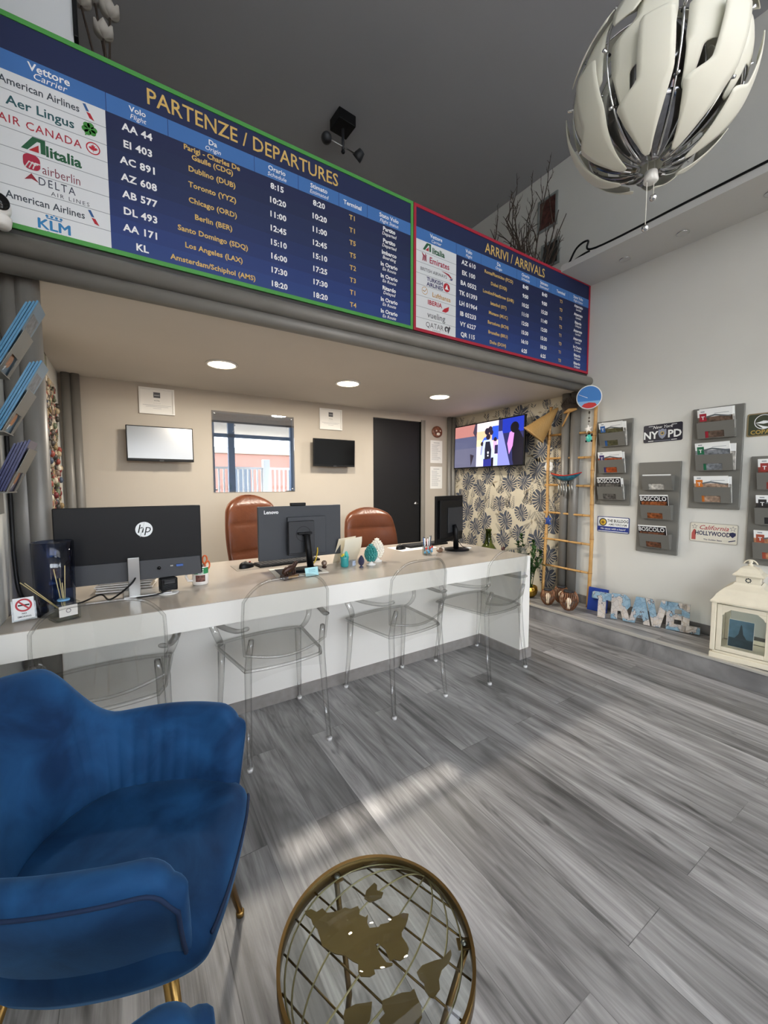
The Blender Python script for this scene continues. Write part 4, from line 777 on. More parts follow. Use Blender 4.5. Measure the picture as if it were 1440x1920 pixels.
b.quad(B_, -hh, ww, hh, scr('#2a2b55'), 0); b.quad(B_+.06, .1, ww, hh, scr('#1d2f9c'), .0004); b.poly([(B_, -hh), (B_+.19, -hh), (B_+.06, .13), (B_, .13)], scr('#8184c2'), .0006); b.poly([(B_+.14, -.02), (B_+.17, .1), (B_+.24, .13), (B_+.22, -.05), (B_+.17, -.14)], scr('#c884cf'), .0008); b.poly([(B_+.22, -.2), (B_+.2, .1), (B_+.3, .12), (ww, .02), (ww, -hh), (B_+.24, -hh)], scr('#15131f'), .0007); b.disc(.06, scr('#120f18'), .0009, c=(B_+.24, .15))
b.quad(A, -hh, B_, hh, scr('#c9c4e0'), .0004); b.quad(A, .03, B_, .16, scr('#f0b48f'), .0006); b.quad(A, .16, B_, hh, scr('#ecd3cf'), .0006); b.quad(A, -.02, A+.1, .06, scr('#f7d9a0'), .0007)
b.quad(.1, .04, B_, .2, scr('#2c50c8'), .0008); b.poly([(-.07, .03), (-.03, .08), (.05, .1), (.06, .03)], scr('#3d62d0'), .0008)
for cx, cy, r_ in ((.02, .15, .04), (.07, .17, .035), (.09, .13, .03), (.155, .045, .026), (-.06, .01, .025), (.04, .085, .036)): b.disc(r_, scr('#2a2130'), .0011, c=(cx, cy), n=20)
b.poly([(-.035, .05), (.1, .05), (.16, -.17), (.11, -.2), (-.03, -.2), (-.07, -.18), (-.05, -.05)], scr('#b9c3ee'), .0013); b.poly([(-.03, -.17), (.1, -.17), (.1, -hh), (-.03, -hh)], scr('#2c2f7e'), .0015)
b.poly([(.0, .03), (.07, .03), (.098, -.07), (.095, -.17), (-.01, -.18), (-.012, -.06)], scr('#232230'), .0017); b.disc(.014, scr('#e5e6f4'), .0019, c=(.045, -.1), n=12); b.disc(.011, scr('#e5e6f4'), .0019, c=(.045, -.135), n=12)
b.poly([(.125, .03), (.18, .02), (B_, -.05), (B_, -.15), (.13, -.05)], scr('#dba0d8'), .0012); b.quad(.15, -.12, B_, -.02, scr('#2c2a4a'), .0013); b.quad(.15, -hh, B_, -.13, scr('#b6c6dc'), .0013); b.quad(.1, -hh, .135, -.16, scr('#18161f'), .0014)
b.poly([(-.075, .0), (-.04, -.0), (-.05, -.12), (-.085, -.12)], scr('#8f93b5'), .001); b.build('screen', t, world=True)
b = MB(); b.bx(EX-.09, EX-.003, 3.3, 3.5, 1.68, 1.85, m_black); b.build('bracket', t, world=True)

# ------------------------------------------------------------------ leather office chairs behind the desk
m_lea = mat('brown_leather', '#5e321b', .32, var=.18, vscale=9, bump=.15, bscale=45)
def office_chair(x, y, rz, w, top, label):
    t = thing('office_chair', label, 'office chair', (x, y, 0), rz)
    b = MB()
    def back(u, v):
        # closed loop u, height v: padded back with vertical tufts and a rounded head
        z = .50+(top-.50)*v; hw = w/2*(.86+.14*math.sin(PI*min(1, v*1.1))); hw *= math.sqrt(max(0.0, 1-max(0, (v-.80)/.2)**2*.92))
        a = 2*PI*u; cx = hw*math.copysign(abs(math.cos(a))**.55, math.cos(a)); th = .05*(1-max(0, (v-.9)/.1)*.6)
        sy = math.copysign(abs(math.sin(a))**.7, math.sin(a)); lean = .06+.14*v
        groove = .008*abs(math.sin(cx/w*2*PI*1.5)) if sy > 0 else 0
        q = .012*(abs(math.sin(v*PI*3.0))**.5)*(1 if sy < 0 else .3)
        return V((cx, -(lean+.05) - .06*(1-(2*cx/w)**2)*0 - sy*(th+groove+q) - .05*(2*cx/w)**2*-1, z))
    b.grid(back, 48, 40, m_lea, cu=True); ob = b.build('backrest', t)
    b = MB(); b.tube(smooth_path([back(0, v/14)+V((0, 0, 0)) for v in range(15)]+[back(.5, (14-v)/14) for v in range(15)], 3), .006, mat('leather_piping', '#6b3a20', .4), 8); b.build('piping', t)
    b = MB(); b.grid(lambda u, v: V((w*.5*math.copysign(abs(math.cos(2*PI*u))**.6, math.cos(2*PI*u))*(math.sin(PI*v)**.35), .12+.25*math.copysign(abs(math.sin(2*PI*u))**.6, math.sin(2*PI*u))*(math.sin(PI*v)**.35), .45-.055*math.cos(PI*v))), 40, 12, m_lea, cu=True); b.build('seat', t)
    for s_ in (-1, 1):
        b = MB(); b.tube(smooth_path([(s_*w*.5, -.06, .50), (s_*(w*.5+.02), -.04, .62), (s_*(w*.5+.02), .1, .655), (s_*(w*.5+.02), .26, .65), (s_*w*.5, .28, .6), (s_*w*.48, .2, .45)], 6), .018, m_black, 10); b.build('armrest', t)
    b = MB(); b.tube([(0, .08, .40), (0, .08, .12)], .028, m_black, 16); b.build('gas_column', t)
    for i in range(5):
        a = 2*PI*i/5+.3; b = MB(); b.tube([(0, .08, .13), (.14*math.cos(a), .08+.14*math.sin(a), .105), (.29*math.cos(a), .08+.29*math.sin(a), .07)], [.024, .02, .014], m_black, 10); lg_ = b.build('base_spoke', t)
        b = MB(); b.tube([(.29*math.cos(a)-.012*math.sin(a), .08+.29*math.sin(a)+.012*math.cos(a), .03), (.29*math.cos(a)+.012*math.sin(a), .08+.29*math.sin(a)-.012*math.cos(a), .03)], .029, m_dark, 16); b.build('castor', lg_)
    return t
office_chair(.945, 3.36, R(-168), .50, 1.20, 'taller brown leather office chair behind the slanted post monitor'); office_chair(1.985, 3.22, R(174), .55, 1.06, 'lower brown leather office chair beside the black door')

# ------------------------------------------------------------------ clear ghost armchairs
def ghost_chair(loc, rz, label):
    t = thing('ghost_armchair', label, 'chair', loc, rz, 'clear armchairs at the desk')
    def rail(y): return .195+.05*(y+.2)/.42
    # back: rounded medallion, curved in plan, its lower edge sagging
    def backpt(a, b_):
        x = (a-.5)*2; z0 = .525-.03*math.cos(x*PI/2); zt = .872-.095*abs(x)**4.5; z = z0+(zt-z0)*b_; f = (z-.5)/.37
        hw = .198+.012*math.sin(PI*f)
        return x*hw, -.195-.035*f-.035*(1-x*x), z
    b = MB(); th = .005
    def bk(u, v):
        return V(backpt(u, v))
    n1, n2 = 25, 16; vs = [bk(i/(n1-1), j/(n2-1))+V((0, th, 0)) for i in range(n1) for j in range(n2)]+[bk(i/(n1-1), j/(n2-1))-V((0, th, 0)) for i in range(n1) for j in range(n2)]; fs = []; K = n1*n2
    for i in range(n1-1):
        for j in range(n2-1): q = (i*n2+j, (i+1)*n2+j, (i+1)*n2+j+1, i*n2+j+1); fs.append(q); fs.append(tuple(x+K for x in q[::-1]))
    b.add(vs, fs, m_acry, True); b.build('backrest', t)
    b = MB(); rim = [bk(i/24, 1) for i in range(25)]+[bk(1, 1-j/8) for j in range(1, 9)]+[bk(1-i/24, 0) for i in range(1, 25)]+[bk(0, j/8) for j in range(1, 8)]
    b.tube(rim, .0068, m_rim, 8, closed=True); b.build('back_rim', t)
    # seat
    b = MB(); pl = []
    for i in range(13): x = -1+2*i/12; pl.append((x*.175, -.195-.022*(1-x*x)))
    for i in range(1, 8): y = -.19+.40*i/7; pl.append((rail(y), y))
    for i in range(13): x = 1-2*i/12; pl.append((x*.235, .215+.035*(1-x*x)))
    for i in range(1, 8): y = .21-.40*i/7; pl.append((-rail(y), y))
    b.prism(pl, .448, .460, m_acry); b.build('seat', t)
    b = MB(); b.tube([(p[0], p[1], .447) for p in pl], .009, m_rim, 8, closed=True); b.build('seat_rail', t)
    b = MB(); b.grid(lambda u, v: V(((u-.5)*.36, -.205-.018*(1-(2*u-1)**2), .445-(.055-.03*(1-(2*u-1)**2))*v)), 16, 3, m_acry); b.build('apron', t)
    for s_ in (-1, 1):
        b = MB(); b.tube([(s_*.176, -.222, .60), (s_*.182, -.20, .52), (s_*.185, -.19, .45), (s_*.192, -.205, .25), (s_*.2, -.235, .012)], [.012, .015, .017, .015, .012], m_rim, 10); lg_ = b.build('leg', t)
        b = MB(); b.tube([(s_*.2, -.235, .014), (s_*.2, -.236, 0)], .014, mat('clear_foot', '#d6d6d4', .15, coat=.5), 12); b.build('foot_glide', lg_)
        b = MB(); b.tube([(s_*.215, .19, .455), (s_*.22, .2, .25), (s_*.232, .225, .012)], [.019, .016, .012], m_rim, 10); lg_ = b.build('leg', t)
        b = MB(); b.tube([(s_*.232, .225, .014), (s_*.232, .226, 0)], .014, mat('clear_foot', '#d6d6d4'), 12); b.build('foot_glide', lg_)
        b = MB(); arm = smooth_path([(s_*.196, -.222, .655), (s_*.222, -.16, .632), (s_*.252, -.05, .622), (s_*.270, .07, .618), (s_*.270, .14, .592), (s_*.253, .125, .535), (s_*.236, .14, .49), (s_*.225, .18, .455)], 6)
        b.tube(arm, .013, m_rim, 12, flat=(.75, 1.35)); b.build('armrest', t)
    return t
g0 = ghost_chair((-.09, 2.035, 0), R(-2), 'clear ghost armchair nearest the left wall, behind the blue velvet chair')
dup(g0, (.615, 2.035, 0), R(2), 'clear ghost armchair in front of the slanted post monitor')
dup(g0, (1.385, 2.025, 0), R(4), 'clear ghost armchair before the gap between the ornaments and the pen cup')
dup(g0, (2.115, 2.01, 0), R(5), 'clear ghost armchair at the far right end of the desk')
# ------------------------------------------------------------------ brochure racks on the right wall
m_rack = mat('grey_rack_metal', '#75746f', .45, .15)
def cover(b, kind, w, h, z=.0006):
    """printed front of a magazine, in its own plane with the origin at the bottom centre"""
    P = lambda n, c, v=.8, s=70: mat('photo_'+n, c, .35, var=v, vscale=s)
    b.quad(-w/2, 0, w/2, h, wht, z)
    if kind == 'boscolo' or kind == 'boscolo2' or kind == 'boscolo3':
        b.quad(-w/2, 0, w/2, h-.010, ink('#1c1b20'), z+.0002); b.text('BOSCOLO', -.004, h-.032, .049, wht, z+.0006, bold=.014, xs=.86)
        b.quad(-w/2+.01, 0, w/2-.01, h-.056, P(kind, {'boscolo': '#6b6864', 'boscolo2': '#a05c34', 'boscolo3': '#7d523c'}[kind], .9, 50), z+.0004)
    else:
        c_, ph = {'blue': ('#2f5f9e', '#5b5a3f'), 'purple': ('#43356e', '#b4542a'), 'red': ('#9e2032', '#6d5a4e'), 'green': ('#1e6a48', '#8a8f96'), 'orange': ('#d0762c', '#b59a86'), 'brick': ('#9a3a35', '#8a4438'), 'dark': ('#2c2b2d', '#3c3634'), 'rust': ('#a5513c', '#c08a68'), 'plain': ('#e4e2dc', '#d9d6cf')}[kind]
        b.quad(-w/2, 0, w/2, h-.055, P(kind, ph, .7, 45), z+.0002)
        if kind != 'plain':
            b.quad(-w/2+.012, h-.085, -w/2+.055, h-.028, ink(c_), z+.0004); b.quad(-w/2+.012, .0, -w/2+.06, .085, ink(c_), z+.0004)
            b.text('T', -w/2+.033, h-.06, .035, wht, z+.0008, bold=.02); b.quad(.0, h-.034, w/2-.02, h-.031, grey, z+.0004); b.quad(-w/2+.02, h-.018, -w/2+.045, h-.011, grey, z+.0004)
            b.poly([(-w/2+.05, h-.05), (0, h-.038), (w/2-.01, h-.058), (w/2-.01, h-.066), (0, h-.05), (-w/2+.05, h-.06)], ink('#5f666b'), z+.0006)
def magazine(M, kind, label, w=.208, h=.185, thick=.006, group=None, name='magazine'):
    t = thing(name, label, 'magazine', M.translation, 0, group); b = MB(M)
    b.bx(-w/2, w/2, 0, h, -thick, 0, m_paper); b.build('pages', t, world=True)
    b = MB(M); cover(b, kind, w, h); b.build('cover', t, world=True); return t
def rack(yl, zb, label, mags, wallf=EAST, xw=EX, w=.312, hh=.758, pw=.222, third=None):
    """back panel and three pockets with a notched front; yl = the edge seen on the left"""
    base = wallf(xw, yl, zb); t = thing('brochure_rack', label, 'brochure rack', base.translation)
    b = MB(base); b.box((w/2, hh/2, .0105), (w, hh, .019), m_rack, .004); b.build('back_panel', t, world=True)
    px_ = w/2+.005
    for i, zz in enumerate((.05, .29, .53)):
        q = base @ Matrix.Translation((px_, zz, .021)); top = .118
        b = MB(q); a = math.atan2(.035, top); F_ = Matrix.Translation((0, 0, .030)) @ Matrix.Rotation(a, 4, 'X')
        b.prism([(-pw/2, 0), (-.062, 0), (-.062, .05), (.052, .05), (.052, 0), (pw/2, 0), (pw/2, top), (-pw/2, top)], -.0015, 0, m_rack, F_)
        b.bx(-pw/2, pw/2, -.004, 0, 0, .031, m_rack)
        for x in (-pw/2, pw/2-.002): b.add([(x, 0, 0), (x, 0, .03), (x, top, .064), (x, top, .0), (x+.002, 0, 0), (x+.002, 0, .03), (x+.002, top, .064), (x+.002, top, 0)], [(0, 1, 2, 3), (7, 6, 5, 4), (0, 4, 5, 1), (2, 6, 7, 3), (1, 5, 6, 2)], m_rack)
        b.build('pocket', t, world=True)
        for k_, (kind, lb, h_, dx, roll) in enumerate(mags[i]):
            M = q @ Matrix.Translation((dx, .002, .024-k_*.009)) @ Matrix.Rotation(a*.93, 4, 'X') @ Matrix.Rotation(roll, 4, 'Z')
            magazine(M, kind, lb, h=h_+(.024 if h_ > .12 else .008), w=.208)
    return t
rack(2.117, 1.107, 'grey three pocket brochure rack nearest the bamboo ladder', [
    [('boscolo', 'black magazine with big white lettering in the bottom pocket by the bamboo ladder', .178, .0, 0), ('plain', 'pale magazine behind the black one, bottom pocket by the bamboo ladder', .17, .012, R(-1))],
    [('purple', 'white magazine with a purple block in the middle pocket by the bamboo ladder', .165, -.002, 0), ('plain', 'pale magazine leaning behind the purple blocked one by the ladder', .16, .01, R(-2))],
    [('blue', 'white magazine with a blue block in the top pocket by the bamboo ladder', .185, .0, 0), ('plain', 'pale magazine fanned out behind the blue blocked one by the ladder', .185, .014, R(-3))]])
rack(1.74, .718, 'lower grey brochure rack hung under the black police number plate', [
    [('boscolo3', 'lowest black magazine with big white lettering in the rack under the police plate', .165, -.008, R(1))],
    [('boscolo2', 'black magazine with white lettering in the middle pocket of the rack under the police plate', .178, -.004, R(1))],
    [('plain', 'plain pale leaflet sunk in the top pocket of the rack under the police plate', .118, .0, 0)]])
rack(1.367, 1.108, 'grey brochure rack above the cream state number plate', [
    [('orange', 'white magazine with an orange block in the bottom pocket above the cream number plate', .175, -.003, 0), ('plain', 'pale magazine behind the orange blocked one', .172, .008, R(-1.5))],
    [('green', 'white magazine with a green block in the middle pocket above the cream number plate', .182, -.002, R(1)), ('plain', 'pale magazine slipping out behind the green blocked one', .17, .018, R(-3))],
    [('red', 'white magazine with a dark red block in the top pocket above the cream number plate', .185, .0, 0), ('plain', 'pale magazine behind the dark red blocked one', .192, .006, R(-1))]])
rack(1.005, .728, 'grey brochure rack above the white lantern', [
    [('rust', 'white magazine with a rust block in the bottom pocket above the lantern', .18, 0, 0)],
    [('dark', 'white magazine with a black block in the middle pocket above the lantern', .18, 0, 0)],
    [('brick', 'white magazine with a brick red block in the top pocket above the lantern', .185, 0, 0)]])

# number plates
def plate(y0, y1, z0, z1, base, label, rot=0):
    w, h = y0-y1, z1-z0; M = EAST(EX-.001, (y0+y1)/2, (z0+z1)/2) @ Matrix.Rotation(rot, 4, 'Z'); b = MB(M); b.prism(rrect(w, h, .012, 4), 0, .003, base); return b, w, h, label
def fin(b, label): return tag(b.build('number_plate'), label, 'number plate')
pn, cr_, dk = mat('plate_navy', '#17172b', .3), mat('plate_cream', '#d9d4c6', .35), mat('plate_green', '#3f4433', .4)
b, w, h, lb = plate(1.721, 1.436, 1.642, 1.787, pn, 'black police number plate with white letters and a shield', R(1)); b.ring(0, .001, wht, .0033)
b.text('New York', .0, .05, .034, wht, .0034, shear=.35, bold=.004); b.text('NY', -.088, -.012, .083, wht, .0034, bold=.03, xs=.95); b.text('PD', .088, -.012, .083, wht, .0034, bold=.03, xs=.95)
b.poly([(-.028, .03), (-.014, .026), (0, .036), (.014, .026), (.028, .03), (.03, -.01), (.018, -.036), (0, -.05), (-.018, -.036), (-.03, -.01)], ink('#8d93a5'), .0034); b.disc(.014, ink('#c9a94e'), .0037, c=(0, -.004)); b.disc(.008, ink('#3f4a66'), .004, c=(0, -.004))
for x in (-.085, .085): b.quad(x-.02, -.064, x+.02, -.059, wht, .0034); b.quad(x-.018, .058, x+.018, .062, wht, .0034)
b.quad(-.06, -.064, .06, -.061, ink('#9297a6'), .0034); fin(b, lb)
b, w, h, lb = plate(2.092, 1.807, .852, .995, mat('plate_blue_edge', '#23357c', .35), 'white and blue bar number plate with a yellow dog badge'); b.prism(rrect(w-.012, h-.012, .009), .003, .0034, wht); b.quad(-w/2+.006, -h/2+.012, w/2-.006, -.018, ink('#25398a'), .0036)
b.disc(.036, ink('#1f2740'), .0037, c=(-.09, .02)); b.disc(.027, ink('#d9b53a'), .004, c=(-.09, .02)); b.ball((-.09, .018, .004), (.015, .014, .001), ink('#8a6a2c'), 12, 6); b.text('THE BULLDOG', .042, .036, .036, m_black, .0038, bold=.02, xs=.78); b.text('AMSTERDAM', .042, .002, .028, ink('#63656c'), .0038, bold=.01, xs=1.0); b.text('No cause with a heart!', 0, -.038, .024, wht, .004, shear=.15, bold=.01); fin(b, lb)
b, w, h, lb = plate(1.353, 1.057, .848, .997, mat('plate_cream_edge', '#a39f96', .35), 'cream state number plate with red script over bold navy letters', R(-.5)); b.prism(rrect(w-.008, h-.008, .010), .003, .0034, cr_)
rd = ink('#a8343c'); nv = ink('#262a4e'); b.text('California', 0, .04, .047, rd, .0036, shear=.35, bold=.008); b.text('HOLLYWOOD', -.004, -.004, .045, nv, .0036, bold=.03, xs=.74); b.text('The Golden State', .0, -.052, .016, nv, .0036, bold=.02)
def star(b, x, y, r, m, z): b.poly([(x+(r if i % 2 == 0 else r*.42)*math.cos(PI/2+i*PI/5), y+(r if i % 2 == 0 else r*.42)*math.sin(PI/2+i*PI/5)) for i in range(10)], m, z)
for x in (-.118, .118): star(b, x, .042, .021, nv, .0036); star(b, x, .042, .016, cr_, .0039)
b.poly([(-.135, -.06), (-.135, -.01), (-.125, .015), (-.118, .022), (-.11, .015), (-.108, -.01), (-.108, -.06)], ink('#b0524c'), .0036); b.poly([(.1, .012), (.118, .018), (.136, .012), (.136, -.006), (.118, -.024), (.1, -.006)], nv, .0036); b.poly([(.095, -.05), (.135, -.038), (.137, -.044), (.097, -.057)], nv, .0036); fin(b, lb)
b, w, h, lb = plate(1.043, .745, 1.625, 1.785, mat('plate_tan_edge', '#8a7a5c', .4), 'dark green beach number plate with a white round emblem'); b.prism(rrect(w-.016, h-.016, .010), .003, .0034, dk)
b.ring(.046, .050, wht, .0037, c=(-.06, .018)); b.poly([(-.105, .012), (-.06, .026), (-.015, .012), (-.06, .004)], wht, .0038); b.poly([(-.098, .006), (-.06, -.03), (-.03, -.02), (-.06, -.012)], wht, .0038); b.text('RIO DE JANEIRO', .02, .018, .02, wht, .0041, bold=.01); b.text('COPACABANA', 0, -.05, .04, ink('#b99a4e'), .0038, bold=.02, xs=.95); fin(b, lb)

# ------------------------------------------------------------------ bamboo ladder with souvenirs
m_bam = mat('bamboo', '#c79a5c', .45, var=.22, vscale=18); m_node = mat('bamboo_node', '#96683a', .5)
t = thing('bamboo_ladder', 'bamboo ladder leaning in the corner pipes by the leaf wallpaper', 'ladder', (3.62, 2.34, STEP))
def bamboo(b, p0, p1, r, wob=.004, seed=0):
    rg = random.Random(seed); P0_, P1_ = V(p0), V(p1); n = 48; pts = []; rr_ = []
    for i in range(n+1):
        q = i/n; p = P0_.lerp(P1_, q); p += V((rg.uniform(-1, 1)*wob*.2, math.sin(q*9+seed)*wob, 0)); pts.append(p)
        rr_.append(r*(1.0+.14*(1 if i % 8 == 0 else 0)) * (1-.12*q))
    b.tube(pts, rr_, m_bam, 12)
    for i in range(0, n+1, 8): b.tube([pts[i]-(P1_-P0_).normalized()*.003, pts[i]+(P1_-P0_).normalized()*.003], rr_[i]*1.04, m_node, 12, caps=False)
LL = lambda q: V((3.600+.09*q, 2.565+.03*q, STEP+1.94*q)); LR = lambda q: V((3.64+.06*q, 2.10+.035*q, STEP+1.93*q))
b = MB(); bamboo(b, LL(0), LL(1), .0155, .006, 1); b.build('rail', t, world=True)
b = MB(); bamboo(b, LR(0), LR(1), .0165, .007, 2); b.build('rail', t, world=True)
for i, z in enumerate((1.79, 1.555, 1.285, 1.005, .735, .465)):
    qa, qb = (z-STEP)/1.94, (z-.01-STEP)/1.93; b = MB(); A_, B_ = LL(qa), LR(qb); d_ = (B_-A_).normalized()
    b.tube([A_-d_*.03, A_.lerp(B_, .3)+V((0, 0, .003)), A_.lerp(B_, .6), B_+d_*.012], .0105, m_bam, 10)
    for f in (.22, .55, .82): p = A_.lerp(B_, f); b.tube([p-d_*.003, p+d_*.003], .0125, m_node, 10, caps=False)
    b.build('rung', t, world=True)
straw = bpy.data.materials.new('woven_straw'); straw.use_nodes = True; nt_ = straw.node_tree; tc = nt_.nodes.new('ShaderNodeTexCoord'); wv = nt_.nodes.new('ShaderNodeTexWave'); wv.inputs['Scale'].default_value = 55; wv.inputs['Distortion'].default_value = 3.5; cr = nt_.nodes.new('ShaderNodeValToRGB'); cr.color_ramp.elements[0].color = lin('#8a6a3c'); cr.color_ramp.elements[1].color = lin('#c9a163')
nt_.links.new(tc.outputs['Object'], wv.inputs[0]); nt_.links.new(wv.outputs[0], cr.inputs[0]); nt_.links.new(cr.outputs[0], nt_.nodes['Principled BSDF'].inputs['Base Color']); nt_.nodes['Principled BSDF'].inputs['Roughness'].default_value = .7
ap, bc = V((3.66, 2.49, 2.055)), V((3.53, 2.675, 1.795)); ax = (ap-bc); q = ax.to_track_quat('Z', 'Y').to_matrix().to_4x4(); q.translation = bc
t = thing('straw_hat', 'conical woven straw hat hung on the ladder top beside the television', 'hat', bc); b = MB(q); L_ = ax.length
b.lathe([(.125, -.004), (.128, .0), (.118, .012), (.07, L_*.47), (.012, L_*.97), (0, L_), (0, L_-.008), (.062, L_*.45), (.11, .010), (.122, -.004)], straw, 32); b.build('cone', t, world=True)
t = thing('twig_whisk', 'fan shaped dark twig broom with a tan handle on top of the ladder', 'broom', (3.62, 2.33, 1.98)); dkw = mat('dark_twig', '#3f342b', .7)
b = MB(); b.tube([(3.63, 2.42, 1.86), (3.62, 2.345, 1.985)], [.007, .009], m_bam, 10); b.build('handle', t, world=True)
b = MB(); b.tube([(3.62, 2.40, 1.985), (3.62, 2.345, 2.0), (3.62, 2.27, 2.005)], [.008, .022, .01], m_bam, 12); b.build('binding', t, world=True)
b = MB(); rr = random.Random(5)
for i in range(46):
    a = R(-62+124*i/45); e = V((3.615+rr.uniform(-.03, .03), 2.335-.115*math.sin(a), 2.0+.125*math.cos(a)**.8)); b.tube(smooth_path([(3.62, 2.335-.055*math.sin(a), 1.995), V((3.62, 2.335-.1*math.sin(a), 2.03+.02*math.cos(a))), e], 3), .0022, dkw, 5)
b.build('twigs', t, world=True)
dirc = (V((0, 0, 1.3))-V((3.6, 2.13, 2.08))).normalized(); uu = V((0, 0, 1)).cross(dirc).normalized(); dM = frame((3.585, 2.13, 2.083), uu, dirc.cross(uu))
t = thing('souvenir_disc', 'round sky blue souvenir disc hanging at the end of the pipes above the ladder', 'souvenir', (3.585, 2.13, 2.083)); b = MB(dM)
b.lathe([(.103, -.004), (.106, 0), (.103, .004), (0, .004)], wht, 44); b.build('disc', t, world=True)
b = MB(dM); b.disc(.098, ink('#3d7cc4'), .0046, n=44); b.poly([(.098*math.cos(a), .098*math.sin(a)) for a in [R(200+140*i/20) for i in range(21)]], ink('#7fb0dd'), .005); b.poly([(.098*math.cos(a)*.98, .098*math.sin(a)*.98) for a in [R(232+80*i/20) for i in range(21)]]+[(.05, -.052), (0, -.045), (-.04, -.055)], ink('#c2302f'), .0056)
b.tube([(-.085, .03, .0052), (-.05, .014, .0052), (-.03, .004, .0052), (-.012, -.004, .0052)], .0022, wht, 6); b.build('print', t, world=True)
dm = TR(3.625, 2.14, 1.82); t = thing('starfish_charm', 'white starfish charm on a dark beaded string at the ladder right post', 'charm', (3.61, 2.135, 1.80)); b = MB(EAST(3.60, 2.135, 1.80)); b.prism([((.038 if i % 2 == 0 else .014)*math.cos(PI/2+i*PI/5+.15), (.038 if i % 2 == 0 else .014)*math.sin(PI/2+i*PI/5+.15)) for i in range(10)], -.005, .005, mk); b.build('star', t, world=True)
b = MB(); b.tube([(3.60, 2.135, 1.835), (3.61, 2.135, 1.96)], .0012, m_black, 6)
for z in (1.955, 1.945, 1.90, 1.87): b.ball((3.605, 2.135, z), .008, dkw, 10, 8)
b.build('string', t, world=True)
def turtle(p, c1, c2, label):
    t = thing('glass_turtle', label, 'charm', p); b = MB(EAST(*p)); b.ball((0, 0, 0), (.028, .036, .014), c1, 18, 12); b.build('shell', t, world=True)
    b = MB(EAST(*p)); b.ball((0, .042, 0), (.009, .012, .008), c2, 10, 8)
    for sx in (-1, 1):
        for sy in (-1, 1): b.ball((sx*.026, sy*.026, 0), (.009, .011, .006), c2, 10, 8)
    b.build('limbs', t, world=True)
    b = MB(EAST(*p)); b.tube([(0, .05, 0), (.004, .075, 0), (0, .098, -.006)], .0018, m_black, 6); b.build('loop', t, world=True)
turtle((3.60, 2.128, 1.715), mat('turquoise_glass', '#3fc0b0', .12, coat=.8), m_black, 'turquoise glass turtle hanging on the top rung'); turtle((3.60, 2.53, .92), mat('cobalt_glass', '#27458f', .12, coat=.8), ink('#2f4d8f'), 'blue glass turtle hanging on the ladder left post')
t = thing('wind_chime', 'painted wooden boat wind chime with metal tubes on the middle rung', 'wind chime', (3.6, 2.33, 1.37))
b = MB(); 
def hull(u, v):
    y = 2.50-.32*u; w_ = max(.0005, math.sin(PI*u)**.7); return V((3.585+.05*w_*math.cos(PI+PI*v), y, 1.375+.028*(2*u-1)**2-.05*w_*math.sin(PI*v)))
b.grid(hull, 24, 10, mat('painted_boat', '#2b6f86', .3, var=.8, vscale=50)); b.grid(lambda u, v: V((3.585+(v-.5)*.1*math.sin(PI*u)**.7, 2.50-.32*u, 1.3755+.028*(2*u-1)**2)), 24, 4, mat('boat_deck', '#c9a23c', .35)); b.build('hull', t, world=True)
b = MB(); b.tube([hull(i/23, 0) for i in range(24)]+[hull(1-i/23, 1) for i in range(24)], .005, ink('#b5281f'), 6, closed=True); b.build('gunwale', t, world=True)
for i in range(6):
    b = MB(); y = 2.41-.028*i; b.tube([(3.585, y, 1.325), (3.585, y, 1.30)], .0008, m_white, 5); b.tube([(3.585, y, 1.30), (3.585, y, 1.17+.012*abs(i-2.5)-.02*(i == 3))], .006, m_steel, 10); b.build('tube', t, world=True)
t = thing('paper_flower', 'white lace flower pinned on the leaf wallpaper between ladder rungs', 'ornament', (EX-.004, 2.62, 1.476)); b = MB(EAST(EX-.006, 2.62, 1.476))
for i in range(8): a = i*PI/4; b.ball((.035*math.cos(a), .035*math.sin(a), .004), (.022, .022, .003), wht, 10, 6)
b.build('petals', t, world=True)

# ------------------------------------------------------------------ things on the step
m_cop = mat('copper_wire', '#9a6f55', .3, .9)
def globe(x, y, r, h, label):
    t = thing('wire_globe_lamp', label, 'lamp', (x, y, STEP), random.random())
    b = MB(); b.lathe([(r*.30, 0), (r*.32, .004), (r*.24, .008), (0, .008)], m_cop, 20); b.build('base', t)
    b = MB(); b.lathe([(r*.52, h), (r*.55, h-.004), (r*.55, h-.016), (r*.5, h-.016)], m_dark, 28); b.build('collar', t)
    prf = lambda q: r*(.30+.70*math.sin(PI*min(1, q*.78+.06))**.9)
    b = MB()
    for i in range(26):
        a = 2*PI*i/26; b.tube([(prf(q/12)*math.cos(a), prf(q/12)*math.sin(a), .006+(h-.016)*q/12) for q in range(13)], .0028, m_cop, 6)
    b.build('wire_cage', t)
    b = MB(); b.lathe([(.014, .01), (.014, .035), (.008, .04), (.02, .065), (.024, .085), (.014, .11), (0, .115)], mat('milky_bulb', '#f2ead9', .2, emit='#ffdca8', es=.12), 16); b.build('bulb', t)
    b = MB(); b.lathe([(.012, .006), (.016, .007), (.016, .013), (.012, .013)], m_brass, 16); b.build('socket', t); return t
globe(3.385, 2.36, .066, .155, 'small wire globe lamp on the step, nearest the desk'); globe(3.395, 2.15, .082, .185, 'larger wire globe lamp on the step in front of the ladder'); globe(3.55, 2.33, .07, .165, 'wire globe lamp standing half hidden behind the larger one')
t = thing('potted_plant', 'leafy green plant in a hammered gold pot behind the desk end', 'plant', (3.47, 2.64, STEP))
gold = mat('hammered_gold', '#c9a24a', .22, 1., bump=.8, bscale=45)
b = MB(); b.lathe([(0, 0), (.05, 0), (.075, .03), (.085, .07), (.078, .11), (.07, .115), (.07, .105), (0, .1)], gold, 28); b.build('pot', t)
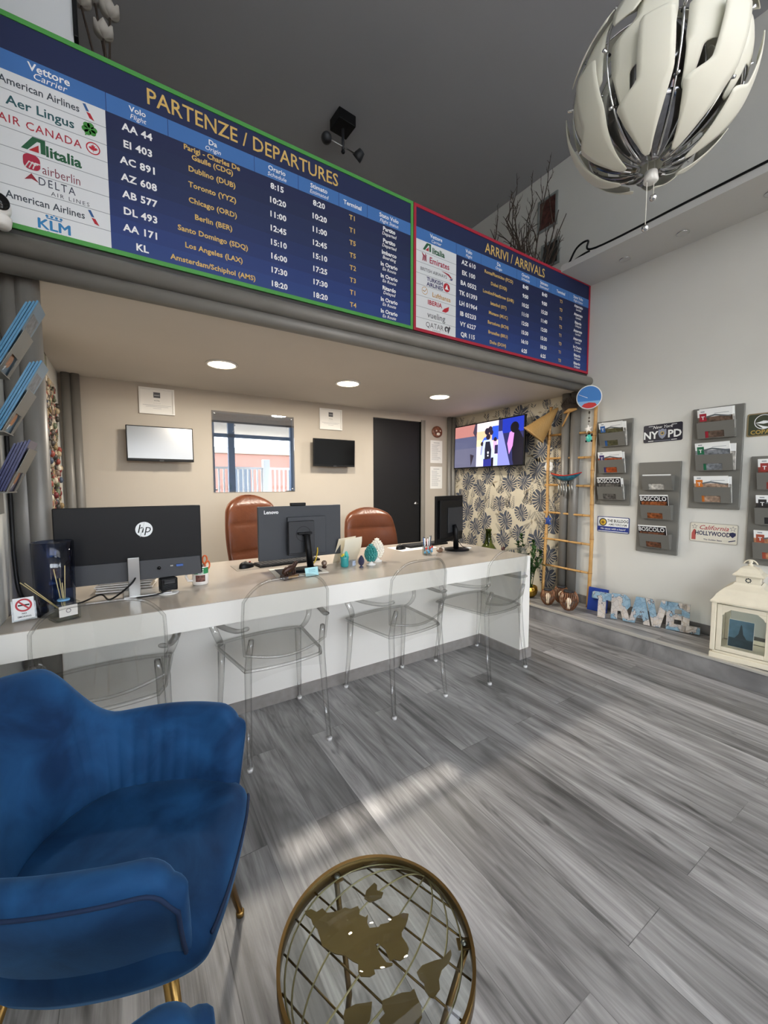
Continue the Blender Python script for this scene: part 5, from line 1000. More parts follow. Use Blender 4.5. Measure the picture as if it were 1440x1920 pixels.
m_lf = mat('dark_leaf', '#2c4a22', .35, var=.35, vscale=20)
def leaf(b, p, d, l, w_, m):
    d = V(d).normalized(); sd = d.cross(V((0, 0, 1))); sd = sd.normalized() if sd.length > .01 else V((1, 0, 0)); n_ = sd.cross(d)
    P_ = [p + d*l*q + n_*l*.12*math.sin(q*PI) + sd*s_*w_*math.sin(PI*min(1, q*.93+.05)) - n_*abs(s_)*w_*.12 for q in (0, .15, .35, .6, .85, 1) for s_ in (-1, 0, 1)]
    F = []
    for i in range(5):
        for j in range(2): F.append((i*3+j, i*3+j+1, i*3+j+4, i*3+j+3))
    b.add(P_, F, m, True)
rr = random.Random(11)
for i in range(11):
    a = i*2.4; tp = V((.11*math.cos(a)*(1 if i else .3), .11*math.sin(a), .30+.03*i)) if i < 9 else V((-.05, .07+.04*(i-9), .62-.08*(i-9)))
    pth = smooth_path([(0.03*math.cos(a), .03*math.sin(a), .1), tp*.55+V((0, 0, .08)), tp], 5); b = MB(); b.tube(pth, .0035, m_lf, 6); s_ = b.build('stem', t)
    b = MB()
    for k_ in range(4, len(pth)):
        for sd in (-1, 1): d_ = (pth[min(k_+1, len(pth)-1)]-pth[k_-1]).normalized(); o_ = d_.orthogonal(); o_.rotate(Matrix.Rotation(rr.uniform(-.6, .6)+(0 if sd > 0 else PI), 3, d_)); leaf(b, pth[k_], d_*.6+o_, rr.uniform(.05, .085), .017, m_lf)
    b.build('leaves', s_)
t = thing('demijohn', 'dark green glass demijohn behind the desk in front of the leaf wallpaper', 'bottle', (3.42, 3.16, STEP)); b = MB(); b.lathe([(0, 0), (.13, 0), (.16, .03), (.165, .22), (.14, .36), (.085, .44), (.045, .50), (.032, .56), (.03, .635), (.036, .64), (.036, .655), (.024, .655), (.022, .56), (0, .45)], m_grng, 36); b.build('glass', t)
t = thing('dark_bottle', 'dark bottle with a red brown cap just beyond the desk end', 'bottle', (3.40, 2.93, STEP)); b = MB(); b.lathe([(0, 0), (.04, 0), (.042, .01), (.042, .28), (.018, .36), (.017, .45), (0, .45)], m_grng, 24); b.build('glass', t); b = MB(); b.lathe([(.02, .435), (.02, .485), (0, .485)], mat('wine_cap', '#3d1c1c', .4), 18); b.build('cap', t)

# letters spelling the agency's word, papered with old maps
mp = bpy.data.materials.new('old_map_paper'); mp.use_nodes = True; nt_ = mp.node_tree; b_ = nt_.nodes['Principled BSDF']; b_.inputs['Roughness'].default_value = .5; tc = nt_.nodes.new('ShaderNodeTexCoord'); n1 = nt_.nodes.new('ShaderNodeTexNoise'); n1.inputs['Scale'].default_value = 9; n1.inputs['Detail'].default_value = 5; cr = nt_.nodes.new('ShaderNodeValToRGB'); cr.color_ramp.interpolation = 'CONSTANT'
for i_, (p_, c_) in enumerate(((0, '#7d9db3'), (.44, '#8fabbd'), (.5, '#4a4a50'), (.508, '#c4bdb9'), (.58, '#c9bcae'), (.62, '#cfc7bf'))):
    e_ = cr.color_ramp.elements[i_] if i_ < 2 else cr.color_ramp.elements.new(p_); e_.position = p_; e_.color = lin(c_)
vo = nt_.nodes.new('ShaderNodeTexVoronoi'); vo.feature = 'DISTANCE_TO_EDGE'; vo.inputs['Scale'].default_value = 26; mr = nt_.nodes.new('ShaderNodeMapRange'); mr.inputs[1].default_value = .0; mr.inputs[2].default_value = .05; mr.inputs[3].default_value = .6; mx = nt_.nodes.new('ShaderNodeMix'); mx.data_type = 'RGBA'; mx.blend_type = 'MULTIPLY'; mx.inputs[0].default_value = 1
for a_, c_ in ((tc.outputs['Object'], n1.inputs[0]), (n1.outputs[0], cr.inputs[0]), (tc.outputs['Object'], vo.inputs[0]), (vo.outputs[0], mr.inputs[0]), (cr.outputs[0], mx.inputs[6]), (mr.outputs[0], mx.inputs[7]), (mx.outputs[2], b_.inputs['Base Color'])): nt_.links.new(a_, c_)
LET = {'T': [(0, .2), (.14, .2), (.14, .145), (.1, .145), (.1, 0), (.04, 0), (.04, .145), (0, .145)],
 'R': [(0, 0), (.05, 0), (.05, .07), (.075, .07), (.095, 0), (.15, 0), (.12, .085), (.145, .12), (.14, .17), (.105, .2), (0, .2), (0, .115), (.05, .125), (.05, .155), (.085, .155), (.09, .135), (.085, .115), (.05, .115), (.05, .1251), (0, .1151)],
 'A': [(0, 0), (.045, 0), (.055, .045), (.10, .045), (.11, 0), (.155, 0), (.11, .2), (.045, .2)],
 'V': [(0, .2), (.05, .2), (.078, .08), (.106, .2), (.156, .2), (.105, 0), (.05, 0)],
 'E': [(0, 0), (.13, 0), (.13, .045), (.052, .045), (.052, .08), (.11, .08), (.11, .12), (.052, .12), (.052, .155), (.13, .155), (.13, .2), (0, .2)],
 'L': [(0, 0), (.12, 0), (.12, .05), (.052, .05), (.052, .2), (0, .2)]}
LET['R'] = [(0, 0), (.05, 0), (.05, .07), (.075, .07), (.095, 0), (.15, 0), (.12, .085), (.145, .12), (.14, .17), (.105, .2), (0, .2)]
s0, s1_ = V((3.455, 1.935, STEP+.002)), V((3.665, 1.235, STEP+.002)); du = (s1_-s0).normalized()
t = thing('map_letters', 'row of joined block letters covered in old maps spelling a word on the step', 'sign', (3.54, 1.6, STEP)); u_ = 0; lean = V((.10, .03, 1)).normalized()
for ch, sc, off, hs in (('T', 1., -.035, 1.0), ('R', 1, 0, 1.0), ('A', 1, 0, 1.0), ('V', 1, 0, 1.0), ('E', 1, 0, 1.), ('L', 1, 0, 1.)):
    pol = [(x*.98, y*1.09) for x, y in LET[ch]]; wd = max(p[0] for p in pol)
    v_ = lean-du*lean.dot(du); M = frame(s0+du*u_+V((off, 0, 0)), du, v_); b = MB(M); b.prism(pol, -.011, .011, mp); b.build('letter', t, world=True)
    u_ += wd+{'T': -.012, 'R': -.012, 'A': -.035, 'V': -.012, 'E': -.03, 'L': 0}[ch]
t = thing('blue_book', 'upright royal blue book behind the first map letter', 'book', (3.60, 2.0, STEP)); M = frame((3.565, 2.075, STEP), (.12, -.99, 0), (.17, .03, 1)); b = MB(M); b.box((.085, .105, -.012), (.17, .21, .022), mat('royal_blue', '#23429a', .4), .002); b.build('cover', t, world=True)
t = thing('leaflet', 'small pale blue leaflet box leaning on the royal blue book', 'leaflet', (3.55, 1.98, STEP+.1)); b = MB(M); b.box((.095, .145, .012), (.105, .055, .014), mat('ice_blue', '#9fc0cc', .4), .002); b.text('relax', .095, .148, .02, ink('#5f8ea3'), .0196); b.build('box', t, world=True)

# white lantern
t = thing('lantern', 'tall white metal lantern with glass panes on the step', 'lantern', (3.455, .905, STEP), R(8)); cream = mat('cream_metal', '#ddd4be', .4, var=.06, vscale=12)
hw = .15
b = MB(); b.bx(-hw-.015, hw+.015, -hw-.015, hw+.015, 0, .035, cream, .004); b.bx(-hw, hw, -hw, hw, .035, .05, cream, .003); b.build('base', t)
for sx in (-1, 1):
    for sy in (-1, 1): b = MB(); b.bx(sx*hw-.013, sx*hw+.013, sy*hw-.013, sy*hw+.013, .05, .375, cream, .003); b.build('corner_post', t)
for i in range(4):
    M = TR(0, 0, 0, i*PI/2); b = MB(M); z0, z1 = .055, .365; 
    for a in ((-hw+.016, -hw+.044, z0, z1), (hw-.044, hw-.016, z0, z1)): b.bx(a[0], a[1], -hw-.004, -hw+.008, a[2], a[3], cream, .002)
    b.bx(-hw+.044, hw-.044, -hw-.004, -hw+.008, z0, z0+.028, cream, .002); b.bx(-hw+.044, hw-.044, -hw-.004, -hw+.008, z1-.028, z1, cream, .002)
    for sx in (-1, 1): b.prism([(sx*(hw-.044), z1-.028), (sx*(hw-.085), z1-.028), (sx*(hw-.07), z1-.042), (sx*(hw-.058), z1-.05), (sx*(hw-.05), z1-.066), (sx*(hw-.044), z1-.07)][::sx], hw-.006, hw+.002, cream, frame((0, 0, 0), (1, 0, 0), (0, 0, 1)))
    d_ = b.build('door_frame' if i == 0 else 'side_frame', t); b = MB(M); b.bx(-hw+.04, hw-.04, -hw, -hw+.003, z0+.02, z1-.02, m_glass); b.build('pane', d_)
b = MB(); prof_ = [(hw+.02, .375), (hw+.022, .385), (hw+.012, .395), (hw-.005, .43), (hw-.035, .465), (hw-.075, .495), (hw-.085, .51)]
def sq(r, z, a): c_, s_ = math.cos(a), math.sin(a); k_ = r/max(abs(c_), abs(s_)); return V((k_*c_, k_*s_, z))
vs = [sq(r, z, 2*PI*j/48+PI/4*0) for r, z in prof_ for j in range(48)]; fs = [(i*48+j, i*48+(j+1) % 48, (i+1)*48+(j+1) % 48, (i+1)*48+j) for i in range(6) for j in range(48)]; b.add(vs, fs, cream); b.build('roof', t)
b = MB(); b.bx(-.062, .062, -.062, .062, .508, .555, cream, .003)
for i in range(4):
    for a in range(8): b.disc(.0045, m_dark, .0625, TR(0, 0, 0, i*PI/2) @ frame((0, 0, .53), (1, 0, 0), (0, 0, 1)), 10, c=(.012*math.cos(a*PI/4), .012*math.sin(a*PI/4)))
b.build('vent_box', t)
b = MB(); prof_ = [(.078, .555), (.08, .562), (.06, .58), (.045, .605), (.02, .618), (.004, .622)]; vs = [sq(r, z, 2*PI*j/32) for r, z in prof_ for j in range(32)]; fs = [(i*32+j, i*32+(j+1) % 32, (i+1)*32+(j+1) % 32, (i+1)*32+j) for i in range(5) for j in range(32)]+[tuple(range(160, 192))]; b.add(vs, fs, cream); b.build('cap', t)
b = MB(); b.lathe([(.012, .618), (.014, .63), (.006, .636), (.012, .645), (.008, .656), (0, .66)], cream, 16); b.tube(arc((0, .618), .035, .2, PI-.2, 14, lambda x, y: (0, x, y+.005)), .004, cream, 8); b.build('handle', t)
t = thing('postcard', 'dusky postcard of a pointed tower standing inside the white lantern', 'postcard', (3.44, .93, STEP+.05), R(8)); b = MB(frame((0, 0, .10), (0, -1, 0), (.12, 0, 1))); b.box((.0, 0, -.002), (.13, .185, .003), m_paper)
b.quad(-.063, -.09, .063, .09, mat('dusk_sky_print', '#5f7f93', .4, var=.35, vscale=18), .0004); b.quad(-.063, -.09, .063, -.03, mat('dusk_sea_print', '#33454f', .4, var=.4, vscale=25), .0008); b.poly([(-.03, -.03), (-.012, .0), (-.004, .055), (0, .065), (.004, .055), (.012, 0), (.03, -.03)], ink('#2a363d'), .0012); b.build('card', t)

# ------------------------------------------------------------------ loft: twigs, pictures, flowers, cable on the soffit
t = thing('twig_vase', 'vase of bare dark branches on the loft behind the arrivals board', 'vase', (3.32, 2.52, LOFT+.16)); b = MB(); b.lathe([(0, 0), (.06, 0), (.09, .1), (.1, .35), (.07, .62), (.05, .7), (.055, .72), (.045, .72), (.05, .6), (0, .3)], m_dark, 28); b.build('body', t)
rr = random.Random(17); b = MB()
def twig(p, d, l, r, dep):
    n = 5; pts = [p]; dd = V(d).normalized()
    for i in range(n): dd = (dd+V((rr.uniform(-.22, .22), rr.uniform(-.2, .2), rr.uniform(-.16, .2)))).normalized(); pts.append(pts[-1]+dd*l/n)
    pts = [V((min(x.x, .36), max(x.y, -.22), x.z)) for x in pts]
    b.tube(pts, [r*(1-.6*i/n) for i in range(n+1)], dkw, 5)
    if dep:
        for i in range(2, n+1):
            if rr.random() < .55: e = (dd+V((rr.uniform(-.8, .8), rr.uniform(-.7, .7), rr.uniform(-.2, .6)))).normalized(); twig(pts[i], e, l*.36, r*.62, dep-1)
TW = (((-.08, 0, 1), 1.02), ((.02, .05, 1), .9), ((-.3, .1, 1), .85), ((-.5, 0, .8), .78), ((-.75, .1, .6), .72), ((.25, 0, 1), .7), ((.45, .1, .8), .45), ((-.55, -.1, .45), .6), ((-.2, .2, 1), .75), ((.1, .2, .9), .6), ((-.9, 0, .5), .62), ((.35, .05, 1.2), .8), ((-.35, .05, .7), .7), ((-.15, .02, .8), .65))
for d, l in TW+tuple((V(d_)+V((rr.uniform(-.25, .2), rr.uniform(-.1, .2), rr.uniform(-.25, 0))), l_*.78) for d_, l_ in TW): twig(V((0, 0, .70)), d, l*.9, .0095, 3)
b.build('branches', t)
for y0, y1, z0, z1, c_, lb in ((2.83, 2.60, 3.885, 4.205, '#5d3a34', 'framed reddish picture, the upper of two high on the loft wall'), (2.775, 2.565, 3.50, 3.75, '#3b3f3e', 'framed dark picture, the lower of two high on the loft wall')):
    t = thing('picture_frame', lb, 'picture', (EX, (y0+y1)/2, (z0+z1)/2)); w, h = y0-y1, z1-z0; b = MB(EAST(EX-.001, (y0+y1)/2, (z0+z1)/2)); e = .022
    for a in ((-w/2, w/2, h/2-e, h/2), (-w/2, w/2, -h/2, -h/2+e), (-w/2, -w/2+e, -h/2+e, h/2-e), (w/2-e, w/2, -h/2+e, h/2-e)): b.bx(*a, 0, .015, mat('pale_picture_frame', '#8a908d', .5))
    b.build('frame', t, world=True); b = MB(EAST(EX-.001, (y0+y1)/2, (z0+z1)/2)); b.quad(-w/2+e, -h/2+e, w/2-e, h/2-e, mat('picture_print_'+c_[1:], c_, .5, var=.7, vscale=25), .004); b.build('print', t, world=True)
b = MB(); b.tube(smooth_path([(3.33, 2.235, 3.196), (3.275, 2.06, 3.196), (3.272, 1.98, 3.20)], 5), .008, m_black, 8); b.tube(smooth_path([(3.30, 2.18, 3.197), (3.28, 2.10, 3.28), (3.275, 2.0, 3.29), (3.27, 1.93, 3.20), (3.266, 1.2, 3.196), (3.266, .2, 3.196), (3.266, -1.0, 3.196)], 8), .008, m_black, 8); tag(b.build('soffit_cable'), 'black cable lying along the edge of the white soffit with one loop', 'cable')
t = thing('magnolia_stems', 'pale magnolia blossoms on dark stems on the loft beside the white upper wall', 'flowers', (-.005, 2.56, LOFT+.16)); pet = mat('faded_petal', '#b3aea5', .6)
for i, (tp, nb) in enumerate((((-.085, 0, 1.27), 0), ((.03, .02, 1.30), 0), ((.0, 0, 1.17), 0), ((-.03, .05, 1.36), 0))):
    b = MB(); b.tube(smooth_path([(0, 0, .35), (.0+.01*i, 0, .8), V(tp)], 6), .005, dkw, 6); s_ = b.build('stem', t)
    b = MB(); rr = random.Random(i)
    for k_ in range(6):
        a = k_*PI/3; b.M = Matrix.Translation(tp) @ Euler((R(38), 0, a)).to_matrix().to_4x4(); b.grid(lambda u, v: V(((v-.5)*.05*math.sin(PI*min(1, u*.9+.08)), -.02*math.sin(PI*u)+.01*(2*v-1)**2, u*.075)), 8, 6, pet)
    b.build('blossom', s_)
b = MB(); b.lathe([(0, 0), (.05, 0), (.07, .2), (.06, .7), (.035, .95), (.045, .99), (.03, .99), (0, .6)], mat('silver_vase', '#b9b4a4', .25, .7), 24, TR(.045, .05, 0)); b.build('vase', t)
# outlines of the map plates on the side table, metres on the floor plan
GLOBE_POLE = (0.516, 0.647)
CONTINENTS = [[(0.27, 0.721), (0.282, 0.718), (0.289, 0.707), (0.302, 0.707), (0.306, 0.694), (0.319, 0.688), (0.33, 0.685), (0.341, 0.684), (0.349, 0.675), (0.365, 0.672), (0.364, 0.663), (0.359, 0.656), (0.367, 0.645), (0.374, 0.647), (0.365, 0.635), (0.364, 0.624), (0.38, 0.616), (0.385, 0.618), (0.4, 0.612), (0.413, 0.616), (0.435, 0.611), (0.443, 0.604), (0.436, 0.597), (0.424, 0.589), (0.413, 0.585), (0.408, 0.578), (0.409, 0.563), (0.407, 0.554), (0.398, 0.547), (0.383, 0.548), (0.375, 0.556), (0.367, 0.558), (0.37, 0.578), (0.364, 0.594), (0.359, 0.594), (0.358, 0.575), (0.361, 0.559), (0.37, 0.552), (0.367, 0.55), (0.357, 0.553), (0.347, 0.557), (0.337, 0.563), (0.335, 0.556), (0.325, 0.557), (0.312, 0.566), (0.311, 0.574), (0.317, 0.585), (0.311, 0.593), (0.303, 0.609), (0.288, 0.622), (0.28, 0.636), (0.274, 0.646), (0.276, 0.659), (0.278, 0.678), (0.274, 0.69), (0.275, 0.701), (0.269, 0.714)], [(0.383, 0.678), (0.395, 0.69), (0.418, 0.695), (0.42, 0.687), (0.414, 0.678), (0.423, 0.667), (0.414, 0.66), (0.396, 0.663), (0.389, 0.665)], [(0.398, 0.518), (0.412, 0.521), (0.434, 0.515), (0.45, 0.509), (0.464, 0.511), (0.472, 0.512), (0.468, 0.505), (0.455, 0.498), (0.437, 0.497), (0.424, 0.489), (0.417, 0.478), (0.4, 0.474), (0.395, 0.48), (0.394, 0.49), (0.399, 0.499), (0.396, 0.507)], [(0.326, 0.518), (0.341, 0.514), (0.359, 0.509), (0.372, 0.502), (0.38, 0.502), (0.378, 0.492), (0.376, 0.477), (0.369, 0.466), (0.358, 0.461), (0.337, 0.464), (0.321, 0.469), (0.313, 0.482), (0.308, 0.495), (0.308, 0.5), (0.321, 0.502), (0.321, 0.511)], [(0.268, 0.541), (0.286, 0.538), (0.302, 0.53), (0.311, 0.526), (0.305, 0.518), (0.296, 0.508), (0.281, 0.505), (0.268, 0.511), (0.26, 0.526), (0.262, 0.535)]]
# ------------------------------------------------------------------ left wall: brochure rack and souvenir magnets
def leftrack():
    y0, zb = 1.83, 1.19; t = thing('brochure_rack', 'grey brochure rack on the left wall before the paired pipes', 'brochure rack', (WX, y0, zb)); base = WEST(WX, y0, zb)
    b = MB(base)
    for a in ((0, .27, 0, .09), (0, .27, .33, .40), (0, .27, .60, .67), (0, .27, .88, .95), (0, .045, .09, .33), (.225, .27, .09, .33), (0, .045, .4, .6), (.225, .27, .4, .6), (0, .045, .67, .88), (.225, .27, .67, .88)): b.bx(*a, .001, .02, m_rack)
    b.build('back_panel', t, world=True); lab = (('slate leaflets', 'lowest'), ('blue brochures', 'middle'), ('blue brochures', 'top'))
    for i, zz in enumerate((.085, .30, .51)):
        q = base @ Matrix.Translation((.165, zz, .022)); a = R(24 if i == 0 else 27); pw = .15; top = .17
        F_ = Matrix.Translation((0, 0, .042)) @ Matrix.Rotation(a, 4, 'X'); b = MB(q)
        b.prism([(-pw/2, 0), (-.045, 0), (-.045, .075), (.045, .075), (.045, 0), (pw/2, 0), (pw/2, top), (-pw/2, top)], -.0015, 0, m_rack, F_); b.bx(-pw/2, pw/2, -.004, 0, 0, .044, m_rack); b.build('pocket', t, world=True)
        n = 5 if i == 0 else 4
        for k_ in range(n):
            M = q @ Matrix.Translation((.002*(k_ % 2), .002, .036-k_*.0085)) @ Matrix.Rotation(a*.96, 4, 'X'); h_ = (.20 if i == 0 else .285)-.004*k_; lb = ('front', 'second', 'third', 'fourth', 'rearmost')[k_]
            p = thing('brochure', '%s of the %s in the %s pocket of the left wall rack' % ((lb,)+lab[i]), 'brochure', M.translation, 0, 'brochures in the left wall rack'); b = MB(M); c_ = mat('navy_leaflet', '#232a55', .35) if i == 0 else mat('blue_brochure', '#2f6f92', .35)
            b.bx(-.07, .07, 0, h_, -.006, 0, c_); b.build('pages', p, world=True)
            if k_ == 0:
                b = MB(M); b.quad(-.069, .0, .069, h_-.001, mat('slate_cover', '#5d7a90', .35) if i else mat('violet_cover', '#4d4a66', .35), .0004); b.quad(-.05, h_*.62, .05, h_*.84, mat('photo_grey', '#6b7178', .4, var=.7, vscale=60), .0008); b.disc(.03, mat('photo_amber', '#b8743c', .4, var=.5, vscale=60), .0009, c=(.0, .055))
                b.tube([(-.03, .02, .001), (-.01, .03, .001), (-.02, .012, .001)], .002, wht, 5); b.build('cover', p, world=True)
leftrack()
b = MB(); rr = random.Random(9); cs = ['#a8977a', '#6e2b2c', '#4c443c', '#b9ae98', '#2f2b27', '#8a4036', '#5d6650', '#86714e', '#c9c0ae', '#434d5f', '#7d6a5e', '#3d3833']
for i in range(900):
    y, z = rr.uniform(3.0, 3.72), rr.uniform(.80, 2.0-.02); s_ = rr.uniform(.012, .03); b.box((0, 0, .006+.004*rr.random()), (s_, s_*rr.uniform(.7, 1.5), .012), mat('magnet_'+cs[i % 12][1:], cs[i % 12], .45), .003, WEST(WX+.012, y, z) @ Matrix.Rotation(rr.uniform(-.4, .4), 4, 'Z'), 1)
for i in range(60):
    y, z = rr.uniform(3.0, 3.7), rr.uniform(.85, 1.97); b.ball((WX+.03, y, z), (.016, .018, .022), mat('magnet_'+cs[(i*5) % 12][1:], cs[(i*5) % 12]), 8, 6)
tag(b.build('souvenir_magnets'), 'dense crowd of coloured souvenir magnets covering a board on the left alcove wall', 'magnets', kind='stuff')
t = thing('magnet_board', 'narrow pale board on the left alcove wall under the souvenir magnets', 'board', (WX, 3.36, 1.4)); b = MB(); b.bx(WX+.001, WX+.012, 2.97, 3.76, .78, 2.02, mat('board_cream', '#b7aa98', .7)); b.build('panel', t, world=True)
t = thing('picture_frame', 'small dark framed picture high on the left alcove wall above the magnets', 'picture', (WX, 3.25, 2.09)); b = MB(WEST(WX+.001, 3.25, 2.09)); b.bx(-.2, .2, -.055, .055, 0, .014, m_dark, .002); b.build('frame', t, world=True); b = MB(WEST(WX+.001, 3.25, 2.09)); b.quad(-.185, -.043, .185, .043, mat('landscape_print', '#9aa08a', .4, var=.6, vscale=20), .0146); b.build('print', t, world=True)

# ------------------------------------------------------------------ blue velvet armchairs
vel = bpy.data.materials.new('blue_velvet'); vel.use_nodes = True; nt_ = vel.node_tree; p_ = nt_.nodes['Principled BSDF']
p_.inputs['Roughness'].default_value = .75; p_.inputs['Sheen Weight'].default_value = .5; p_.inputs['Sheen Roughness'].default_value = .35; p_.inputs['Sheen Tint'].default_value = lin('#6c9cc9'); p_.inputs['Specular IOR Level'].default_value = .15
tc = nt_.nodes.new('ShaderNodeTexCoord'); n1 = nt_.nodes.new('ShaderNodeTexNoise'); n1.inputs['Scale'].default_value = 7; n1.inputs['Detail'].default_value = 6; n1.inputs['Distortion'].default_value = .6; cr = nt_.nodes.new('ShaderNodeValToRGB'); cr.color_ramp.elements[0].position = .32; cr.color_ramp.elements[0].color = lin('#0f2a4c'); cr.color_ramp.elements[1].position = .68; cr.color_ramp.elements[1].color = lin('#1e4a75')
n2 = nt_.nodes.new('ShaderNodeTexNoise'); n2.inputs['Scale'].default_value = 420; bp = nt_.nodes.new('ShaderNodeBump'); bp.inputs['Strength'].default_value = .08; bp.inputs['Distance'].default_value = .002
for a_, c_ in ((tc.outputs['Object'], n1.inputs[0]), (n1.outputs[0], cr.inputs[0]), (cr.outputs[0], p_.inputs['Base Color']), (tc.outputs['Object'], n2.inputs[0]), (n2.outputs[0], bp.inputs['Height']), (bp.outputs[0], p_.inputs['Normal'])): nt_.links.new(a_, c_)
m_pipe_v = mat('velvet_piping', '#0c2342', .8)
def velvet_chair(loc, rz, label):
    t = thing('velvet_armchair', label, 'armchair', loc, rz, 'blue velvet armchairs')
    plan = smooth_path([(.215, -.262, 0), (.10, -.283, 0), (-.03, -.282, 0), (-.15, -.25, 0), (-.235, -.165, 0), (-.272, 0, 0), (-.235, .165, 0), (-.15, .25, 0), (-.03, .282, 0), (.10, .283, 0), (.215, .262, 0)], 10)
    N_ = len(plan)
    def topz(q):            # q: 0..1 along the plan
        a = abs(q-.5)*2
        arm = .640+.006*math.sin(PI*min(1, max(0, (a-.5)/.45)))
        bk = .835-.06*(a/.42)**2
        f = min(1, max(0, (a-.22)/.26)); f = f*f*(3-2*f); z = bk*(1-f)+arm*f
        return z if a < .9 else z-.04*((a-.9)/.1)**2
    NC = 40; P = []; th = .026; z0 = .355
    def section(i, ls=1., fwd=0., zs=0.):
        p = plan[i]; q = i/(N_-1); tg = (plan[min(N_-1, i+1)]-plan[max(0, i-1)]).normalized(); out = V((-tg.y, tg.x, 0)); zt = topz(q)-zs; a = abs(q-.5)*2
        fl = .055*(1-max(0, (a-.6)/.4)*.4); rec = .075*max(0, 1-a*1.7); groove = 0
        if a < .95: gph = (q*34) % 1; groove = -.007*max(0, 1-abs(gph-.5)/.14)
        for k_ in range(NC):
            s_ = k_/NC
            if s_ < .42: v = s_/.42; lat = th; z = z0+(zt-th-z0)*v
            elif s_ < .58: an = PI*(s_-.42)/.16; lat = th*math.cos(an); z = zt-th+th*math.sin(an)
            elif s_ < .94: v = 1-(s_-.58)/.36; lat = -th+groove*min(1, (1-v)*6); z = z0+.03+(zt-th-z0-.03)*v
            else: an = PI*(s_-.94)/.06; lat = -th*math.cos(an); z = z0+.03*(1-(s_-.94)/.06)
            vv = max(0, (z-z0)/(zt-z0)); off = -.078+.058*min(1, vv*1.15)+fl*(vv**1.5)*.12 - (.03*(1-vv) if lat > 0 else 0)*ls + .012*math.sin(PI*vv)*(1 if lat > 0 else -.3)*ls
            pos = p+out*(lat*ls+off); pos.z = z; pos.x -= rec*vv**1.4; pos.x += fwd*(1-.25*(1-vv)); P.append(pos)
    for i in range(N_): section(i)
    F = [(i*NC+k_, i*NC+(k_+1) % NC, (i+1)*NC+(k_+1) % NC, (i+1)*NC+k_) for i in range(N_-1) for k_ in range(NC)]
    for i0, sgn in ((N_-1, 1), (0, -1)):            # rounded front ends of the arms
        prev = list(range(i0*NC, (i0+1)*NC))
        for ls, ex, zs in ((.9, .011, .004), (.68, .020, .010), (.35, .025, .016), (.05, .026, .02)):
            base = len(P); section(i0, ls, ex, zs); idx = list(range(base, base+NC))
            for k_ in range(NC): F.append((prev[k_], prev[(k_+1) % NC], idx[(k_+1) % NC], idx[k_]) if sgn > 0 else (idx[k_], idx[(k_+1) % NC], prev[(k_+1) % NC], prev[k_]))
            prev = idx
    b = MB(); b.add(P, F, vel, True); b.build('shell', t)
    b = MB(); rim = []
    for i in range(2, N_-2):
        rim.append(P[i*NC+16]*1.0)
    ends = [P[(N_-1)*NC+k_]+V((.011, 0, 0)) for k_ in range(15, 0, -2)]; e0 = [P[k_]+V((.011, 0, 0)) for k_ in range(1, 16, 2)]
    b.tube(e0+rim+ends, .0042, m_pipe_v, 8); b.build('piping', t)
    # seat cushion, filling the shell, domed, rolled over the front edge
    b = MB(); sp = smooth_path([(.262, 0, 0), (.256, -.13, 0), (.232, -.195, 0), (.12, -.225, 0), (-.04, -.225, 0), (-.15, -.18, 0), (-.215, 0, 0), (-.15, .18, 0), (-.04, .225, 0), (.12, .225, 0), (.232, .195, 0), (.256, .13, 0)], 8, True); n = len(sp); cen = V((.05, 0, 0)); rings = [(.97, .345), (1.01, .365), (1.025, .40), (1.0, .432), (.96, .448), (.85, .459), (.6, .463), (.3, .463), (.12, .4635)]
    vs = []; fs = []
    for sc, z in rings:
        for p in sp: fr_ = max(0, (p.x-.1)/.17); q = cen+(p-cen)*sc; q.z = z-.012*fr_*(z > .41); vs.append(q)
    for i in range(len(rings)-1):
        for j in range(n): fs.append((i*n+j, i*n+(j+1) % n, (i+1)*n+(j+1) % n, (i+1)*n+j))
    fs.append(tuple(range(n))[::-1]); fs.append(tuple(range((len(rings)-1)*n, len(rings)*n))); b.add(vs, fs, vel, True); b.build('seat', t)
    b = MB(); b.tube([cen+(p-cen)*1.028+V((0, 0, .418-.012*max(0, (p.x-.1)/.17))) for p in sp if p.x > .1], .0042, m_pipe_v, 8) if False else b.tube([V((cen+(p-cen)*1.03).to_tuple())+V((0, 0, .415-.01*max(0, (p.x-.1)/.17))) for p in sp[-13:]+sp[:14]], .004, m_pipe_v, 8); b.build('seat_piping', t)
    b = MB(); b.box((.03, 0, .345), (.34, .32, .02), m_black, .004); b.build('underframe', t)
    for sx, sy in ((1, 1), (1, -1), (-1, 1), (-1, -1)):
        tp = V((.155 if sx > 0 else -.13, sy*.15, .355)); ft = V((.215 if sx > 0 else -.225, sy*.212, .012)); b = MB(); b.tube([tp, tp.lerp(ft, .5), ft], [.0155, .013, .0085], m_brass, 16); lg_ = b.build('leg', t)
        b = MB(); b.lathe([(0, 0), (.011, 0), (.012, .005), (.012, .014), (.009, .018), (0, .018)], m_brass, 16, TR(ft.x, ft.y, 0)); b.build('foot_cap', lg_)
    return t
vc = velvet_chair((-.045, 1.085, 0), R(-25), 'blue velvet armchair with brass legs beside the round globe table')
dup(vc, (-.055, .235, 0), R(22), 'second blue velvet armchair in the near corner, only its arm tip in view')

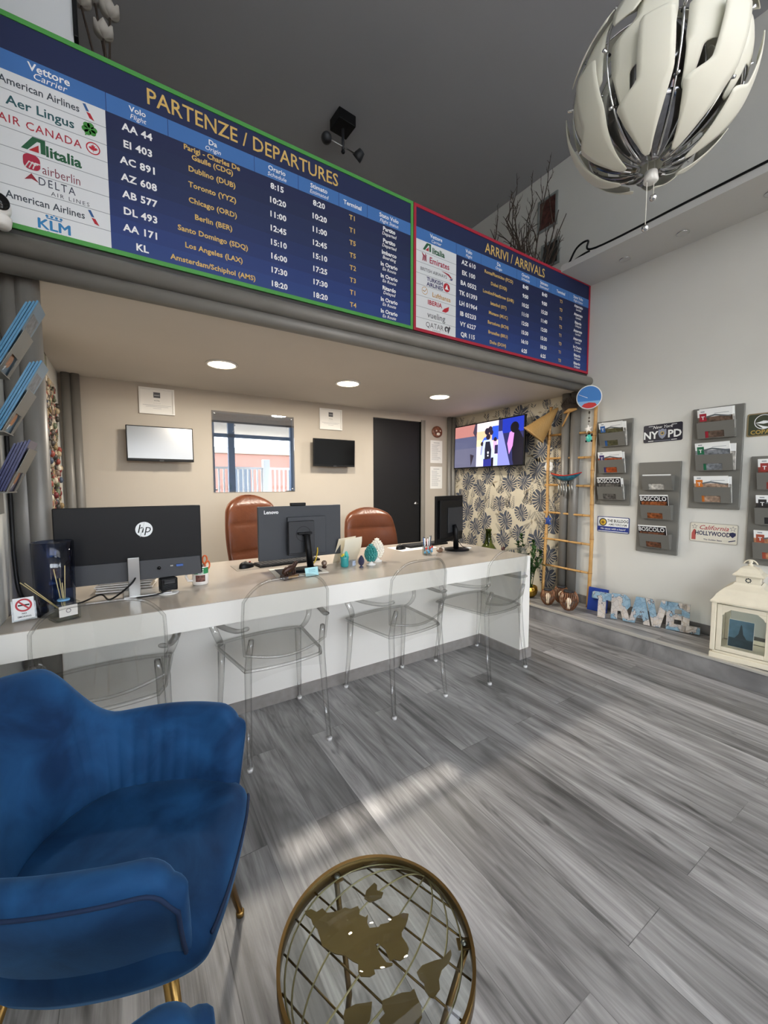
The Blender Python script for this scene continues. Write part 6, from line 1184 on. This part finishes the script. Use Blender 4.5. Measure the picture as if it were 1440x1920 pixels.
# ------------------------------------------------------------------ round wire globe side table
TCX, TCY, TH, TRd = .358, .588, .45, .180
t = thing('side_table', 'round brass side table with a wire globe and world map top', 'table', (TCX, TCY, 0))
tb = mat('antique_brass', '#6d5630', .36, .85, var=.15, vscale=25); wire = mat('pale_brass_wire', '#a39873', .3, .9); plate_m = mat('map_brass', '#75633c', .45, .7, var=.12, vscale=14)
b = MB(); b.lathe([(TRd-.004, TH-.03), (TRd, TH-.03), (TRd, TH), (TRd-.006, TH), (TRd-.006, TH-.028), (TRd-.004, TH-.03)], tb, 72, caps=False); b.ring(TRd-.006, TRd, tb, TH+.0003, n=72); b.build('rim', t)
b = MB(); b.lathe([(TRd-.0065, TH-.006), (TRd-.0065, TH-.001), (0, TH-.001)], m_glass, 64); b.build('glass_top', t)
az = math.atan2(GLOBE_POLE[1]-TCY, GLOBE_POLE[0]-TCX); ax_, bx_ = V((math.cos(az), math.sin(az), 0)), V((-math.sin(az), math.cos(az), 0)); r_ = TRd-.008
b = MB()
for lam in (-62, -42, -22, 0, 24, 46, 66): b.tube([ax_*r_*math.sin(ph)+bx_*r_*math.cos(ph)*math.sin(R(lam))+V((0, 0, TH-.011)) for ph in [R(-90+180*i/28) for i in range(29)]], .0017, wire, 8)
b.build('meridian_wires', t)
b = MB()
for la in (-58, -38, -18, 2, 22, 42, 62): s_ = math.sin(R(la)); c_ = math.cos(R(la)); b.tube([ax_*r_*s_-bx_*r_*c_+V((0, 0, TH-.016)), ax_*r_*s_+bx_*r_*c_+V((0, 0, TH-.016))], .0019, tb, 8)
b.build('parallel_wires', t)
for pts in CONTINENTS:
    b = MB(); b.prism([(x-TCX, y-TCY) for x, y in pts], TH-.010, TH-.0085, plate_m); b.build('continent', t)
for a in (az+R(70), az-R(50), az+R(190)):
    c_, s_ = math.cos(a), math.sin(a); b = MB(); b.tube([(c_*(TRd-.012), s_*(TRd-.012), TH-.02), (c_*.11, s_*.11, .22), (c_*.15, s_*.15, .0)], .006, tb, 10); b.build('leg', t)
    b = MB(TR(c_*(TRd-.016), s_*(TRd-.016), TH-.012, a)); b.box((0, 0, 0), (.026, .02, .003), tb, .001); b.lathe([(.006, .0015), (.006, .004), (0, .005)], m_steel, 12); b.build('bracket', t)
b = MB(); b.tube([(.15*math.cos(a), .15*math.sin(a), .006) for a in [2*PI*i/48 for i in range(48)]], .006, tb, 8, closed=True); b.build('base_ring', t)
